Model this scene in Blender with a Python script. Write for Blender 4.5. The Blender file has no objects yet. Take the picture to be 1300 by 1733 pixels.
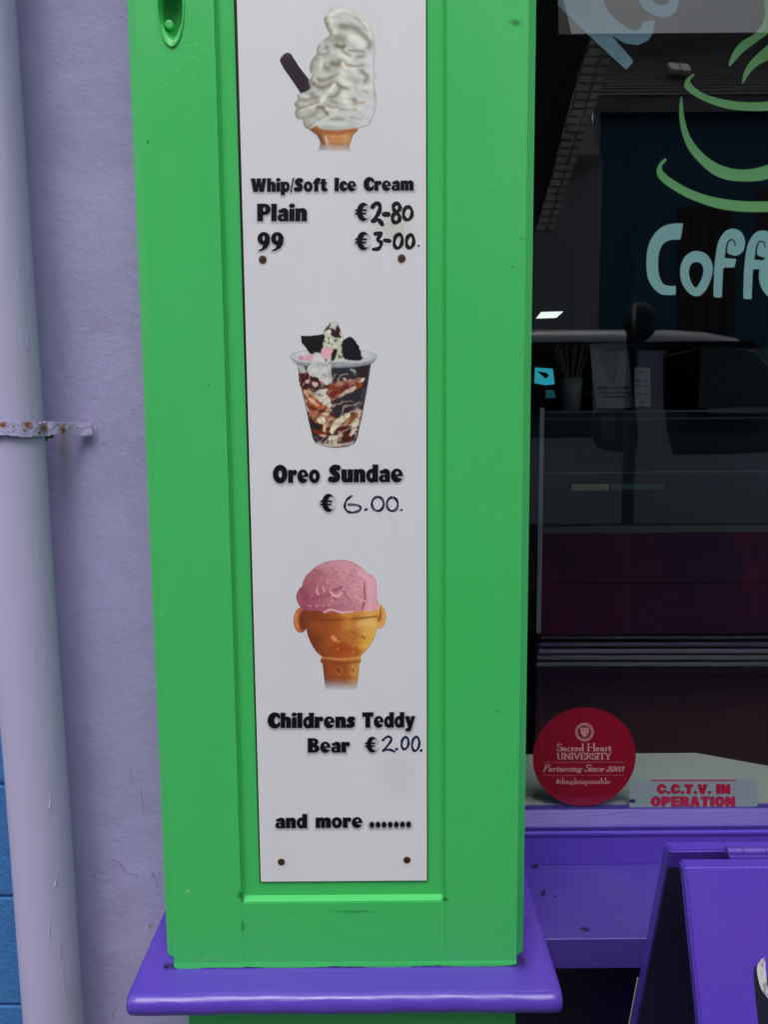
import bpy, bmesh, math, random
import numpy as np
from mathutils import Vector, Matrix
random.seed(7); rng = np.random.RandomState(11)
S = bpy.context.scene; COL = S.collection
R = math.radians
# ------------------------------------------------------------------ camera
TH, RO, FPX = R(6.75), R(.43), 1350.
CP = Vector((0, -1.2, 1.4))
fw = Vector((0, math.cos(TH), -math.sin(TH))); u0 = Vector((0, math.sin(TH), math.cos(TH)))
rt = Vector((math.cos(RO), 0, 0)) - math.sin(RO) * u0
up = math.cos(RO) * u0 + Vector((math.sin(RO), 0, 0))
cam = bpy.data.objects.new('camera', bpy.data.cameras.new('camera')); COL.objects.link(cam)
cam.data.sensor_fit = 'VERTICAL'; cam.data.sensor_height = 24; cam.data.lens = 24 * FPX / 1733
cam.data.clip_start = .05; cam.data.clip_end = 400
cam.matrix_world = Matrix(((rt.x, up.x, -fw.x, CP.x), (rt.y, up.y, -fw.y, CP.y), (rt.z, up.z, -fw.z, CP.z), (0, 0, 0, 1)))
S.camera = cam
# ------------------------------------------------------------------ sky, sun, exposure
W = bpy.data.worlds.new('World'); S.world = W; W.use_nodes = True
nt = W.node_tree; bg = nt.nodes['Background']
sky = nt.nodes.new('ShaderNodeTexSky'); sky.sky_type = 'NISHITA'; sky.sun_disc = False
SUN_EL, SUN_AZ = R(58), R(184)            # high, in front of the shopfront and a little to the left
sky.sun_elevation = SUN_EL; sky.sun_rotation = SUN_AZ; sky.dust_density = 4; sky.air_density = 1.0
hs = nt.nodes.new('ShaderNodeHueSaturation'); hs.inputs['Saturation'].default_value = .38
nt.links.new(sky.outputs[0], hs.inputs['Color']); nt.links.new(hs.outputs[0], bg.inputs[0])
bg.inputs[1].default_value = .15
sun = bpy.data.objects.new('sun', bpy.data.lights.new('sun', 'SUN')); COL.objects.link(sun)
sun.data.energy = 1.1; sun.data.angle = R(40); sun.data.color = (1, .97, .93)
sd = Vector((math.sin(SUN_AZ) * math.cos(SUN_EL), math.cos(SUN_AZ) * math.cos(SUN_EL), math.sin(SUN_EL)))
sun.rotation_euler = sd.to_track_quat('Z', 'Y').to_euler(); sun.location = (0, -5, 9)
S.view_settings.view_transform = 'Standard'; S.view_settings.look = 'None'
S.view_settings.gamma = 1; S.view_settings.use_curve_mapping = False
S.view_settings.exposure = 0.72
S.render.engine = 'CYCLES'
S.cycles.max_bounces = 8; S.cycles.transparent_max_bounces = 16

# ------------------------------------------------------------------ measuring: a picture direction meets a plane
def ray(px, py): return fw * FPX + rt * (px - 650) + up * (866.5 - py)
def at(px, py, Y):
    v = ray(px, py); return CP + v * ((Y - CP.y) / v.y)
def atx(px, py, X):
    v = ray(px, py); return CP + v * ((X - CP.x) / v.x)
GY = .33                                   # plane of the shop window glass
def mir(px, py, dist):                     # a point of the street, seen in the window, dist metres from the camera's mirror path
    p = at(px, py, dist + CP.y); return Vector((p.x, 2 * GY - p.y, p.z))
def lin(c): return tuple(((v / 255 + .055) / 1.055) ** 2.4 if v > 10 else v / 255 / 12.92 for v in c)

# ------------------------------------------------------------------ materials
def mat(name, col, rough=.5, spec=.5, metal=0, bumps=(), var=None, stains=(), coat=0, emit=None, rvar=None):
    """bumps: (scale xyz, detail, strength mm); var: (scale xyz, amount, tint); stains: (scale, lo, hi, colour, strength)"""
    m = bpy.data.materials.new(name); m.use_nodes = True; n = m.node_tree.nodes; l = m.node_tree.links
    b = n['Principled BSDF']
    b.inputs['Base Color'].default_value = (*col, 1); b.inputs['Roughness'].default_value = rough
    b.inputs['Specular IOR Level'].default_value = spec; b.inputs['Metallic'].default_value = metal
    b.inputs['Coat Weight'].default_value = coat; b.inputs['Coat Roughness'].default_value = .12
    tc = n.new('ShaderNodeTexCoord')
    def noise(sc, det=4, rg=.55, off=0):
        mp = n.new('ShaderNodeMapping'); l.new(tc.outputs['Object'], mp.inputs[0]); mp.inputs['Scale'].default_value = sc
        mp.inputs['Location'].default_value = (off * 3.1, off * 1.7, off * 2.3)
        t = n.new('ShaderNodeTexNoise'); l.new(mp.outputs[0], t.inputs['Vector']); t.inputs['Scale'].default_value = 1
        t.inputs['Detail'].default_value = det; t.inputs['Roughness'].default_value = rg
        return t.outputs['Fac']
    cur = None
    def mix(fac, a, c2, mode='MIX'):
        x = n.new('ShaderNodeMix'); x.data_type = 'RGBA'; x.blend_type = mode
        if isinstance(fac, float): x.inputs['Factor'].default_value = fac
        else: l.new(fac, x.inputs['Factor'])
        if isinstance(a, tuple): x.inputs['A'].default_value = (*a, 1)
        else: l.new(a, x.inputs['A'])
        x.inputs['B'].default_value = (*c2, 1)
        return x.outputs['Result']
    def ramp(src, lo, hi, vmax=1.):
        r_ = n.new('ShaderNodeMapRange'); l.new(src, r_.inputs['Value'])
        r_.inputs['From Min'].default_value = lo; r_.inputs['From Max'].default_value = hi; r_.inputs['To Max'].default_value = vmax
        r_.interpolation_type = 'SMOOTHSTEP'
        return r_.outputs[0]
    cur = col
    if var:
        sc, amt, tint = var
        cur = mix(ramp(noise(sc, 5), .3, .7, amt), cur, tint)
    for k, (sc, lo, hi, c2, st) in enumerate(stains):
        cur = mix(ramp(noise(sc, 6, .65, k + 5), lo, hi, st), cur, c2)
    if not isinstance(cur, tuple): l.new(cur, b.inputs['Base Color'])
    if rvar:
        rr = n.new('ShaderNodeMapRange'); l.new(noise(rvar[0], 4, .6, 2), rr.inputs['Value'])
        rr.inputs['From Min'].default_value = .3; rr.inputs['From Max'].default_value = .7
        rr.inputs['To Min'].default_value = rough; rr.inputs['To Max'].default_value = rvar[1]; l.new(rr.outputs[0], b.inputs['Roughness'])
    nrm = None
    for k, (sc, det, mm) in enumerate(bumps):
        bp = n.new('ShaderNodeBump'); bp.inputs['Distance'].default_value = mm / 1000; bp.inputs['Strength'].default_value = 1
        l.new(noise(sc, det, .6, k + 9), bp.inputs['Height'])
        if nrm: l.new(nrm, bp.inputs['Normal'])
        nrm = bp.outputs['Normal']
    if nrm: l.new(nrm, b.inputs['Normal'])
    if emit:
        b.inputs['Emission Color'].default_value = (*emit[0], 1); b.inputs['Emission Strength'].default_value = emit[1]
    return m
GREEN = (.052, .53, .118); PURPLE = (.085, .042, .42); LILAC = (.362, .335, .59)
M_green = mat('green_gloss_paint', GREEN, .25, .5, bumps=[((90, 90, 9), 4, .4), ((420, 420, 60), 3, .12), ((14, 14, 5), 3, 1.2)],
              var=((3, 3, 1.5), .5, (.066, .50, .145)), stains=[((60, 60, 25), .72, .78, (.03, .2, .06), .5)], rvar=((7, 7, 4), .40))
M_greenh = mat('green_gloss_paint_cross', GREEN, .30, .5, bumps=[((9, 90, 90), 4, .4), ((60, 420, 420), 3, .12), ((6, 14, 12), 3, 1.2)],
              var=((3, 3, 3), .5, (.066, .50, .145)), stains=[((30, 60, 60), .72, .78, (.03, .2, .06), .5)], rvar=((7, 7, 7), .42))
M_purple = mat('purple_gloss_paint', PURPLE, .17, .5, bumps=[((10, 90, 90), 4, .45), ((200, 200, 200), 3, .12), ((5, 12, 12), 2, .7)],
               var=((4, 4, 4), .5, (.10, .055, .40)), stains=[((90, 90, 90), .74, .78, (.03, .02, .10), .6)], rvar=((9, 9, 9), .32))
M_purplem = mat('purple_worn_paint', (.055, .029, .285), .42, .5, bumps=[((12, 90, 90), 4, .8), ((220, 220, 220), 3, .2)],
                var=((5, 5, 5), .7, (.064, .043, .27)), stains=[((50, 50, 50), .66, .76, (.03, .02, .07), .5)])
M_board = mat('purple_board_paint', (.090, .042, .40), .22, .5, bumps=[((60, 60, 10), 4, .4), ((400, 400, 400), 2, .08), ((7, 7, 5), 2, .8)],
              var=((5, 5, 5), .5, (.075, .035, .43)), rvar=((10, 10, 10), .42))
M_lilac = mat('lilac_masonry_paint', LILAC, .62, .35, bumps=[((16, 16, 16), 4, 2.4), ((85, 85, 85), 5, 1.1), ((330, 330, 330), 3, .6)],
              var=((2.2, 2.2, 1.2), .6, (.36, .345, .54)),
              stains=[((70, 70, 50), .70, .74, (.13, .12, .2), .75), ((9, 9, 5), .55, .75, (.30, .28, .40), .5), ((26, 26, 3), .62, .75, (.22, .2, .33), .4)])
M_pipe = mat('lilac_pipe_paint', (.43, .39, .62), .48, .45, bumps=[((40, 40, 9), 4, 1.6), ((160, 160, 60), 4, .5)],
             var=((8, 8, 2), .7, (.44, .425, .60)), stains=[((90, 90, 40), .73, .77, (.15, .13, .2), .7), ((20, 20, 3), .6, .75, (.30, .31, .40), .45)])
M_blue = mat('blue_masonry_paint', (.04, .16, .42), .55, .4, bumps=[((28, 28, 28), 5, 5), ((170, 170, 170), 4, 1.2)],
             var=((4, 4, 4), .6, (.05, .18, .38)))
M_white = mat('white_composite_sheet', (.72, .73, .75), .34, .5, bumps=[((6, 6, 3), 2, .6)],
              var=((5, 5, 2), .45, (.655, .665, .72)),
              stains=[((150, 150, 120), .735, .76, (.4, .4, .42), .6), ((6, 6, 9), .62, .8, (.62, .63, .73), .6)], rvar=((5, 5, 3), .45))
M_black = mat('plain_black', (.008, .008, .009), .6, .3)
M_dark = mat('dark_hollow', (.006, .012, .008), .8, .2)
M_screw = mat('rusty_screw_metal', (.085, .045, .028), .6, .5, .5, bumps=[((500, 500, 500), 4, .8)], stains=[((300, 300, 300), .45, .6, (.03, .02, .015), .8)])
M_rim = mat('pale_countersink', (.72, .68, .62), .5)
M_strap = mat('painted_iron_strap', (.42, .38, .62), .5, .5, bumps=[((90, 90, 90), 5, 3.0), ((400, 400, 400), 3, .6)],
              stains=[((70, 70, 70), .66, .74, (.24, .075, .012), .7), ((160, 160, 160), .68, .73, (.02, .012, .01), .9)])
M_rust = mat('flaking_rust', (.30, .10, .018), .85, .2, bumps=[((400, 400, 400), 5, 2.5)], stains=[((260, 260, 260), .5, .62, (.05, .018, .01), .9)])
M_grime = mat('black_grime', (.05, .038, .026), .9, .2, bumps=[((500, 500, 500), 4, 1)])
M_hinge = mat('painted_hinge', (.085, .045, .36), .35, .5, bumps=[((200, 200, 200), 4, .6)])
M_riser = mat('dark_stall_riser', (.018, .014, .07), .45, .5, bumps=[((20, 20, 20), 3, 1)])
M_wboard = mat('grey_white_window_board', (.34, .37, .35), .45, .4, bumps=[((30, 60, 60), 4, .8)], var=((6, 6, 6), .5, (.28, .31, .28)),
               stains=[((40, 40, 40), .62, .74, (.14, .14, .11), .6)])
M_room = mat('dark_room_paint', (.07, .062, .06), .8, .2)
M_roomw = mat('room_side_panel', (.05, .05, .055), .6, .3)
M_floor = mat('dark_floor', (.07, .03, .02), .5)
M_steel = mat('brushed_steel', (.45, .47, .48), .35, .5, .7, bumps=[((300, 300, 20), 3, .2)])
M_steeld = mat('dark_steel', (.12, .13, .135), .4, .5, .5)
M_magenta = mat('counter_print', (.055, .008, .034), .4, .4, var=((3, 1, 2), .95, (.014, .008, .05)), stains=[((4, 1, 2.5), .5, .62, (.11, .01, .04), .85)])
M_card = mat('white_card', (.17, .18, .19), .6)
M_cardink = mat('card_ink', (.03, .03, .035), .6)
M_wafer = mat('wafer_print', (.12, .085, .045), .6)
M_cup = mat('white_plastic_cup', (.16, .17, .18), .4)
M_straw = mat('straw_plastic', (.17, .11, .10), .5)
M_cyan = mat('lit_cyan_screen', (.02, .2, .25), .3, emit=((.03, .42, .55), .45))
M_lamp = mat('lit_lamp_diffuser', (.8, .8, .8), .3, emit=((.9, 1, .95), .7))
M_yel = mat('yellow_shelf_edge', (.30, .30, .16), .5); M_teal = mat('teal_shelf_edge', (.05, .12, .12), .5)
M_inner = mat('dark_machine', (.035, .042, .040), .35, .5)
# street
M_tarmac = mat('tarmac', (.06, .06, .062), .8, bumps=[((60, 60, 60), 4, 4)]); M_paving = mat('pavement', (.11, .108, .105), .8, bumps=[((8, 8, 8), 4, 4)])
M_kerb = mat('kerb_stone', (.3, .29, .27), .8)
M_bhouse = mat('dark_blue_render', (.04, .17, .27), .6, bumps=[((5, 5, 5), 3, 5)])
M_slate = mat('roof_slate', (.24, .225, .22), .5, var=((2, 2, 9), .8, (.40, .385, .37)))
M_grey = mat('grey_render', (.62, .62, .64), .8, var=((1, 1, 1), .5, (.5, .5, .52)))
M_stone = mat('coping_stone', (.88, .83, .70), .8, var=((3, 3, 3), .7, (.4, .37, .32)))
M_dgable = mat('dark_gable', (.025, .025, .025), .8)
M_door = mat('dark_red_timber', (.09, .05, .045), .5)
M_van = mat('pale_van_paint', (.80, .82, .83), .25, coat=.6); M_vglass = mat('tinted_glass', (.006, .007, .008), .08); M_tyre = mat('tyre', (.02, .02, .02), .8)
M_rubber = mat('black_rubber', (.05, .05, .05), .6)
M_trim = mat('van_trim', (.02, .02, .02), .5)

# ------------------------------------------------------------------ objects
def tag(o, label=None, cat=None, group=None, kind=None):
    if label: o['label'] = label
    if cat: o['category'] = cat
    if group: o['group'] = group
    if kind: o['kind'] = kind
    return o
def empty(name, loc, label, cat, group=None):
    o = bpy.data.objects.new(name, None); COL.objects.link(o); o.location = loc; o.empty_display_size = .05
    return tag(o, label, cat, group)
def link(name, me, m, parent=None, smooth=False):
    o = bpy.data.objects.new(name, me); COL.objects.link(o)
    if m: me.materials.append(m)
    if parent:
        o.parent = parent; o.matrix_parent_inverse = Matrix.Translation(parent.location).inverted()
    if smooth: me.shade_smooth()
    return o
def frombm(name, bm, m, parent=None, smooth=False):
    me = bpy.data.meshes.new(name); bmesh.ops.recalc_face_normals(bm, faces=bm.faces); bm.to_mesh(me); bm.free()
    return link(name, me, m, parent, smooth)
def addbox(bm, x0, y0, z0, x1, y1, z1, bev=0, seg=2):
    b2 = bmesh.new(); bmesh.ops.create_cube(b2, size=1)
    for v in b2.verts: v.co = Vector(((x0 + x1) / 2 + v.co.x * (x1 - x0), (y0 + y1) / 2 + v.co.y * (y1 - y0), (z0 + z1) / 2 + v.co.z * (z1 - z0)))
    if bev: bmesh.ops.bevel(b2, geom=b2.edges[:] + b2.verts[:], offset=bev, segments=seg, affect='EDGES', profile=.6)
    me = bpy.data.meshes.new('t'); b2.to_mesh(me); b2.free(); bm.from_mesh(me); bpy.data.meshes.remove(me)
def box(name, a, b, m, parent=None, bev=0, seg=2):
    bm = bmesh.new(); addbox(bm, *a, *b, bev, seg); return frombm(name, bm, m, parent)
def prism(bm, pts, d):
    """closed outline of 3D points, pushed by vector d"""
    a = [bm.verts.new(p) for p in pts]; b = [bm.verts.new(Vector(p) + Vector(d)) for p in pts]
    n = len(a); bm.faces.new(a); bm.faces.new(b[::-1])
    for i in range(n): bm.faces.new((a[i], b[i], b[(i + 1) % n], a[(i + 1) % n]))
def cyl(bm, p, q, r1, r2=None, n=24, caps=True):
    r2 = r1 if r2 is None else r2; p = Vector(p); q = Vector(q); ax = (q - p).normalized()
    s = ax.orthogonal().normalized(); t = ax.cross(s); A = []; B = []
    for i in range(n):
        a = 2 * math.pi * i / n; d = s * math.cos(a) + t * math.sin(a)
        A.append(bm.verts.new(p + d * r1)); B.append(bm.verts.new(q + d * r2))
    for i in range(n): bm.faces.new((A[i], A[(i + 1) % n], B[(i + 1) % n], B[i]))
    if caps: bm.faces.new(A[::-1]); bm.faces.new(B)

# ------------------------------------------------------------------ flat print: small coloured meshes laid on their surface
def cr(pts, n=10, closed=True):
    pts = np.array(pts, float); out = []; N = len(pts)
    rngi = range(N) if closed else range(N - 1)
    for i in rngi:
        if closed: p0, p1, p2, p3 = pts[i - 1], pts[i], pts[(i + 1) % N], pts[(i + 2) % N]
        else: p0, p1, p2, p3 = pts[max(i - 1, 0)], pts[i], pts[i + 1], pts[min(i + 2, N - 1)]
        for k in range(n):
            t = k / n; out.append(.5 * (2 * p1 + (p2 - p0) * t + (2 * p0 - 5 * p1 + 4 * p2 - p3) * t * t + (3 * p1 - p0 - 3 * p2 + p3) * t ** 3))
    if not closed: out.append(pts[-1])
    return np.array(out)
def sd_poly(X, Y, P):
    P = np.asarray(P, float); d = np.full(X.shape, 1e9); ins = np.zeros(X.shape, bool)
    for i in range(len(P)):
        ax, ay = P[i]; bx, by = P[(i + 1) % len(P)]; ex, ey = bx - ax, by - ay; L = ex * ex + ey * ey + 1e-12
        t = np.clip(((X - ax) * ex + (Y - ay) * ey) / L, 0, 1); d = np.minimum(d, (X - ax - ex * t) ** 2 + (Y - ay - ey * t) ** 2)
        if ay != by: ins ^= ((ay > Y) != (by > Y)) & (X < ex * (Y - ay) / ey + ax)
    d = np.sqrt(d); return np.where(ins, -d, d)
def sd_path(X, Y, P, r):
    P = np.asarray(P, float); r = np.broadcast_to(r, (len(P),)) if np.ndim(r) == 0 else np.asarray(r); d = np.full(X.shape, 1e9)
    if len(P) == 1: return np.hypot(X - P[0][0], Y - P[0][1]) - r[0]
    for i in range(len(P) - 1):
        ax, ay = P[i]; bx, by = P[i + 1]; ex, ey = bx - ax, by - ay; L = ex * ex + ey * ey + 1e-12
        t = np.clip(((X - ax) * ex + (Y - ay) * ey) / L, 0, 1)
        d = np.minimum(d, np.hypot(X - ax - ex * t, Y - ay - ey * t) - (r[i] + (r[i + 1] - r[i]) * t))
    return d
def sd_ell(X, Y, cx, cy, rx, ry, a=0):
    c, s = math.cos(a), math.sin(a); x = (X - cx) * c + (Y - cy) * s; y = -(X - cx) * s + (Y - cy) * c
    f = np.sqrt((x / rx) ** 2 + (y / ry) ** 2) + 1e-9; g = np.sqrt((x / rx ** 2) ** 2 + (y / ry ** 2) ** 2) + 1e-9
    return np.where(f < .05, -min(rx, ry), f * (f - 1) / g)
def vnoise(X, Y, sc, seed=0, octv=4):
    r_ = np.random.RandomState(seed); out = 0; amp = 1; tot = 0
    for o in range(octv):
        g = r_.rand(64, 64); x = X / sc * 2 ** o; y = Y / sc * 2 ** o; xi = np.floor(x).astype(int); yi = np.floor(y).astype(int)
        fx = x - xi; fy = y - yi; fx = fx * fx * (3 - 2 * fx); fy = fy * fy * (3 - 2 * fy); G = lambda a, b: g[a % 64, b % 64]
        out = out + amp * ((G(xi, yi) * (1 - fx) + G(xi + 1, yi) * fx) * (1 - fy) + (G(xi, yi + 1) * (1 - fx) + G(xi + 1, yi + 1) * fx) * fy); tot += amp; amp *= .5
    return out / tot
KPRINT = 1.36
class Print:
    def __init__(s, x0, y0, x1, y1, step, k=KPRINT):
        s.nx = int((x1 - x0) / step) + 1; s.ny = int((y1 - y0) / step) + 1; s.step = step; s.k = k
        s.X, s.Y = np.meshgrid(x0 + np.arange(s.nx) * step, y0 + np.arange(s.ny) * step)
        s.C = np.zeros((s.ny, s.nx, 3)); s.A = np.zeros((s.ny, s.nx))
    def frame(s, ox, oy, k): s.U = (s.X - ox) / k; s.V = (s.Y - oy) / k; s.q = k      # local picture units
    def over(s, a, col):
        a = np.clip(a, 0, 1); c = np.array(lin(col)) * s.k if isinstance(col, tuple) else col
        na = a + s.A * (1 - a); w = np.where(na > 1e-6, a / np.maximum(na, 1e-6), 0)[..., None]
        s.C = s.C * (1 - w) + c * w; s.A = na
    def fill(s, sd, col, al=1., aa=None):
        aa = aa or .8
        s.over(np.clip(.5 - sd / aa, 0, 1) * al, col)
    def tint(s, sd, col, al=1., w=1.):      # only where something is already printed
        a = np.exp(-np.maximum(sd, 0) ** 2 / (w * w)) * al * (s.A > .5); c = np.array(lin(col)) * s.k
        s.C = s.C * (1 - a[..., None]) + c * a[..., None]
    def build(s, name, Yp, parent, rough=.4, label=None, emboss=0):
        for _ in range(4):
            e = s.A < .02; acc = np.zeros_like(s.C); wt = np.zeros_like(s.A)
            if _ == 0: have = ~e
            for dy, dx in ((0, 1), (0, -1), (1, 0), (-1, 0), (1, 1), (-1, -1), (1, -1), (-1, 1)):
                h = np.roll(np.roll(have, dy, 0), dx, 1); acc += np.roll(np.roll(s.C, dy, 0), dx, 1) * h[..., None]; wt += h
            m_ = (~have) & (wt > 0); s.C[m_] = acc[m_] / wt[m_][:, None]; have = have | m_
        keep = s.A > .012; cell = keep[:-1, :-1] | keep[1:, :-1] | keep[:-1, 1:] | keep[1:, 1:]
        used = np.zeros(keep.shape, bool); used[:-1, :-1] |= cell; used[1:, :-1] |= cell; used[:-1, 1:] |= cell; used[1:, 1:] |= cell
        idx = -np.ones(keep.shape, int); idx[used] = np.arange(used.sum()); x = s.X[used]; y = s.Y[used]
        v = np.array(fw)[None] * FPX + np.array(rt)[None] * (x - 650)[:, None] + np.array(up)[None] * (866.5 - y)[:, None]
        co = np.array(CP)[None] + v * ((Yp - CP.y) / v[:, 1:2])
        j, i = np.nonzero(cell); F = np.stack([idx[j, i], idx[j + 1, i], idx[j + 1, i + 1], idx[j, i + 1]], 1)
        me = bpy.data.meshes.new(name); me.vertices.add(len(co)); me.vertices.foreach_set('co', co.ravel().astype(np.float32))
        me.loops.add(F.size); me.loops.foreach_set('vertex_index', F.ravel().astype(np.int32))
        me.polygons.add(len(F)); me.polygons.foreach_set('loop_start', (np.arange(len(F)) * 4).astype(np.int32))
        me.update(calc_edges=True)
        ca = me.color_attributes.new('print', 'FLOAT_COLOR', 'POINT'); col = np.concatenate([s.C[used], s.A[used][:, None]], 1)
        ca.data.foreach_set('color', col.ravel().astype(np.float32))
        o = link(name, me, printmat(rough), parent)
        if label: o['label'] = label
        return o
_pm = {}
def printmat(rough):
    if rough in _pm: return _pm[rough]
    m = bpy.data.materials.new('flat_print'); m.use_nodes = True; n = m.node_tree.nodes; l = m.node_tree.links; b = n['Principled BSDF']
    a = n.new('ShaderNodeVertexColor'); a.layer_name = 'print'; l.new(a.outputs[0], b.inputs['Base Color']); l.new(a.outputs[1], b.inputs['Alpha'])
    b.inputs['Roughness'].default_value = rough; b.inputs['Specular IOR Level'].default_value = .22; _pm[rough] = m; return m

# ---- heavy display lettering (cap height 1): (+ or -, shape)
def Rr(x0, y0, x1, y1): return lambda X, Y: np.maximum(np.abs(X - (x0 + x1) / 2) - (x1 - x0) / 2, np.abs(Y - (y0 + y1) / 2) - (y1 - y0) / 2)
def El(*a): return lambda X, Y: sd_ell(X, Y, *a)
def Po(*p): return lambda X, Y: sd_poly(X, Y, p)
def Pa(r, *p): return lambda X, Y: sd_path(X, Y, cr(p, 6, False) if len(p) > 2 else p, r)
P_, N_ = 1, -1
HEAVY = {
 'W': (1.14, [(P_, Po((0, 1), (.31, 1), (.38, .52), (.44, 1), (.71, 1), (.78, .52), (.85, 1), (1.14, 1), (.94, 0), (.63, 0), (.57, .4), (.51, 0), (.19, 0)))]),
 'h': (.62, [(P_, Rr(0, 0, .27, 1)), (P_, El(.38, .5, .24, .25)), (P_, Rr(.34, 0, .62, .52)), (N_, Rr(.27, -.1, .335, .5))]),
 'n': (.62, [(P_, Rr(0, 0, .27, .73)), (P_, El(.38, .5, .24, .25)), (P_, Rr(.34, 0, .62, .52)), (N_, Rr(.27, -.1, .335, .5))]),
 'm': (.93, [(P_, Rr(0, 0, .26, .73)), (P_, El(.36, .52, .215, .23)), (P_, Rr(.32, 0, .575, .52)), (P_, El(.7, .52, .22, .23)), (P_, Rr(.635, 0, .93, .52)), (N_, Rr(.26, -.1, .32, .5)), (N_, Rr(.575, -.1, .635, .5))]),
 'i': (.28, [(P_, Rr(0, 0, .28, .70)), (P_, El(.14, .89, .15, .125))]),
 'l': (.28, [(P_, Rr(0, 0, .28, 1))]), 'I': (.3, [(P_, Rr(0, 0, .3, 1))]),
 'p': (.64, [(P_, Rr(0, -.26, .28, .73)), (P_, El(.35, .36, .29, .39)), (N_, El(.36, .37, .075, .16))]),
 'b': (.64, [(P_, Rr(0, 0, .28, 1)), (P_, El(.35, .36, .29, .39)), (N_, El(.36, .37, .075, .16))]),
 'd': (.64, [(P_, Rr(.36, 0, .64, 1)), (P_, El(.29, .36, .29, .39)), (N_, El(.28, .37, .075, .16))]),
 '/': (.26, [(P_, Po((0, -.05), (.07, -.05), (.27, 1.02), (.20, 1.02)))]),
 'S': (.62, [(P_, Pa(.155, (.46, .83), (.30, .85), (.17, .72), (.27, .55), (.42, .42), (.43, .24), (.3, .15), (.1, .17))), (P_, Rr(.02, .03, .2, .32)), (P_, Rr(.42, .68, .56, .97))]),
 's': (.5, [(P_, Pa(.125, (.37, .60), (.24, .62), (.14, .52), (.22, .40), (.34, .31), (.34, .18), (.23, .12), (.09, .13))), (P_, Rr(.02, .02, .13, .23)), (P_, Rr(.36, .48, .46, .71))]),
 'o': (.64, [(P_, El(.32, .365, .32, .39)), (N_, El(.32, .37, .10, .17))]),
 'O': (.86, [(P_, El(.43, .5, .43, .53)), (N_, El(.43, .5, .115, .22))]),
 'f': (.47, [(P_, Rr(.08, 0, .36, .85)), (P_, Pa(.14, (.24, .76), (.3, .87), (.4, .87))), (P_, Rr(0, .56, .45, .71))]),
 't': (.47, [(P_, Rr(.08, .12, .36, .93)), (P_, Rr(0, .56, .45, .71)), (P_, Pa(.13, (.22, .17), (.28, .12), (.38, .13)))]),
 'c': (.54, [(P_, El(.31, .365, .31, .39)), (N_, El(.40, .37, .1, .14)), (N_, Po((.36, .37), (.8, .60), (.8, .12)))]),
 'C': (.72, [(P_, El(.42, .5, .42, .53)), (N_, El(.52, .5, .14, .24)), (N_, Po((.5, .5), (1, .80), (1, .2))), (N_, Rr(.73, -.2, 1, 1.2))]),
 'e': (.64, [(P_, El(.32, .365, .32, .39)), (N_, El(.34, .51, .10, .09)), (N_, Po((.28, .32), (.7, .35), (.7, .17), (.46, .20)))]),
 'r': (.5, [(P_, Rr(0, 0, .28, .73)), (P_, El(.39, .585, .125, .155)), (P_, Rr(.2, .5, .4, .66))]),
 'a': (.6, [(P_, Rr(.33, 0, .6, .5)), (P_, El(.36, .49, .24, .26)), (P_, Rr(.06, .5, .34, .66)), (P_, El(.23, .2, .23, .215)), (N_, El(.28, .2, .06, .09)), (N_, Po((-.02, .47), (.33, .48), (.33, .40), (.0, .385)))]),
 'P': (.72, [(P_, Rr(0, 0, .3, 1)), (P_, El(.4, .68, .32, .32)), (P_, Rr(.1, .36, .4, 1)), (N_, El(.375, .68, .075, .13))]),
 'B': (.72, [(P_, Rr(0, 0, .32, 1)), (P_, El(.36, .745, .29, .255)), (P_, El(.39, .28, .33, .285)), (N_, El(.36, .75, .06, .085)), (N_, El(.37, .27, .07, .1))]),
 '9': (.7, [(P_, El(.34, .66, .34, .36)), (P_, Po((.68, .66), (.66, .4), (.5, .12), (.2, -.03), (.02, -.02), (.24, .1), (.34, .35))), (N_, El(.33, .68, .075, .15))]),
 '\u20ac': (.68, [(P_, El(.42, .5, .36, .52)), (N_, El(.60, .5, .24, .38)), (N_, Po((.55, .5), (1, .90), (1, .1))), (P_, Po((-.06, .55), (.60, .55), (.63, .64), (-.02, .64))), (P_, Po((-.06, .36), (.55, .36), (.58, .45), (-.02, .45)))]),
 'u': (.62, [(P_, Rr(0, .24, .28, .73)), (P_, El(.25, .23, .25, .25)), (P_, Rr(.345, 0, .62, .73)), (N_, Rr(.28, .22, .345, .8))]),
 'y': (.68, [(P_, Po((0, .73), (.31, .73), (.38, .38), (.44, .73), (.68, .73), (.42, -.14), (.32, -.27), (.06, -.27), (.06, -.08), (.2, -.06), (.22, .02)))]),
 'T': (.72, [(P_, Rr(0, .72, .72, 1)), (P_, Rr(.21, 0, .51, 1))]),
 '.': (.26, [(P_, El(.13, .13, .13, .14))]),
}
def Hh(w, *ops): return (w, list(ops))
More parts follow.
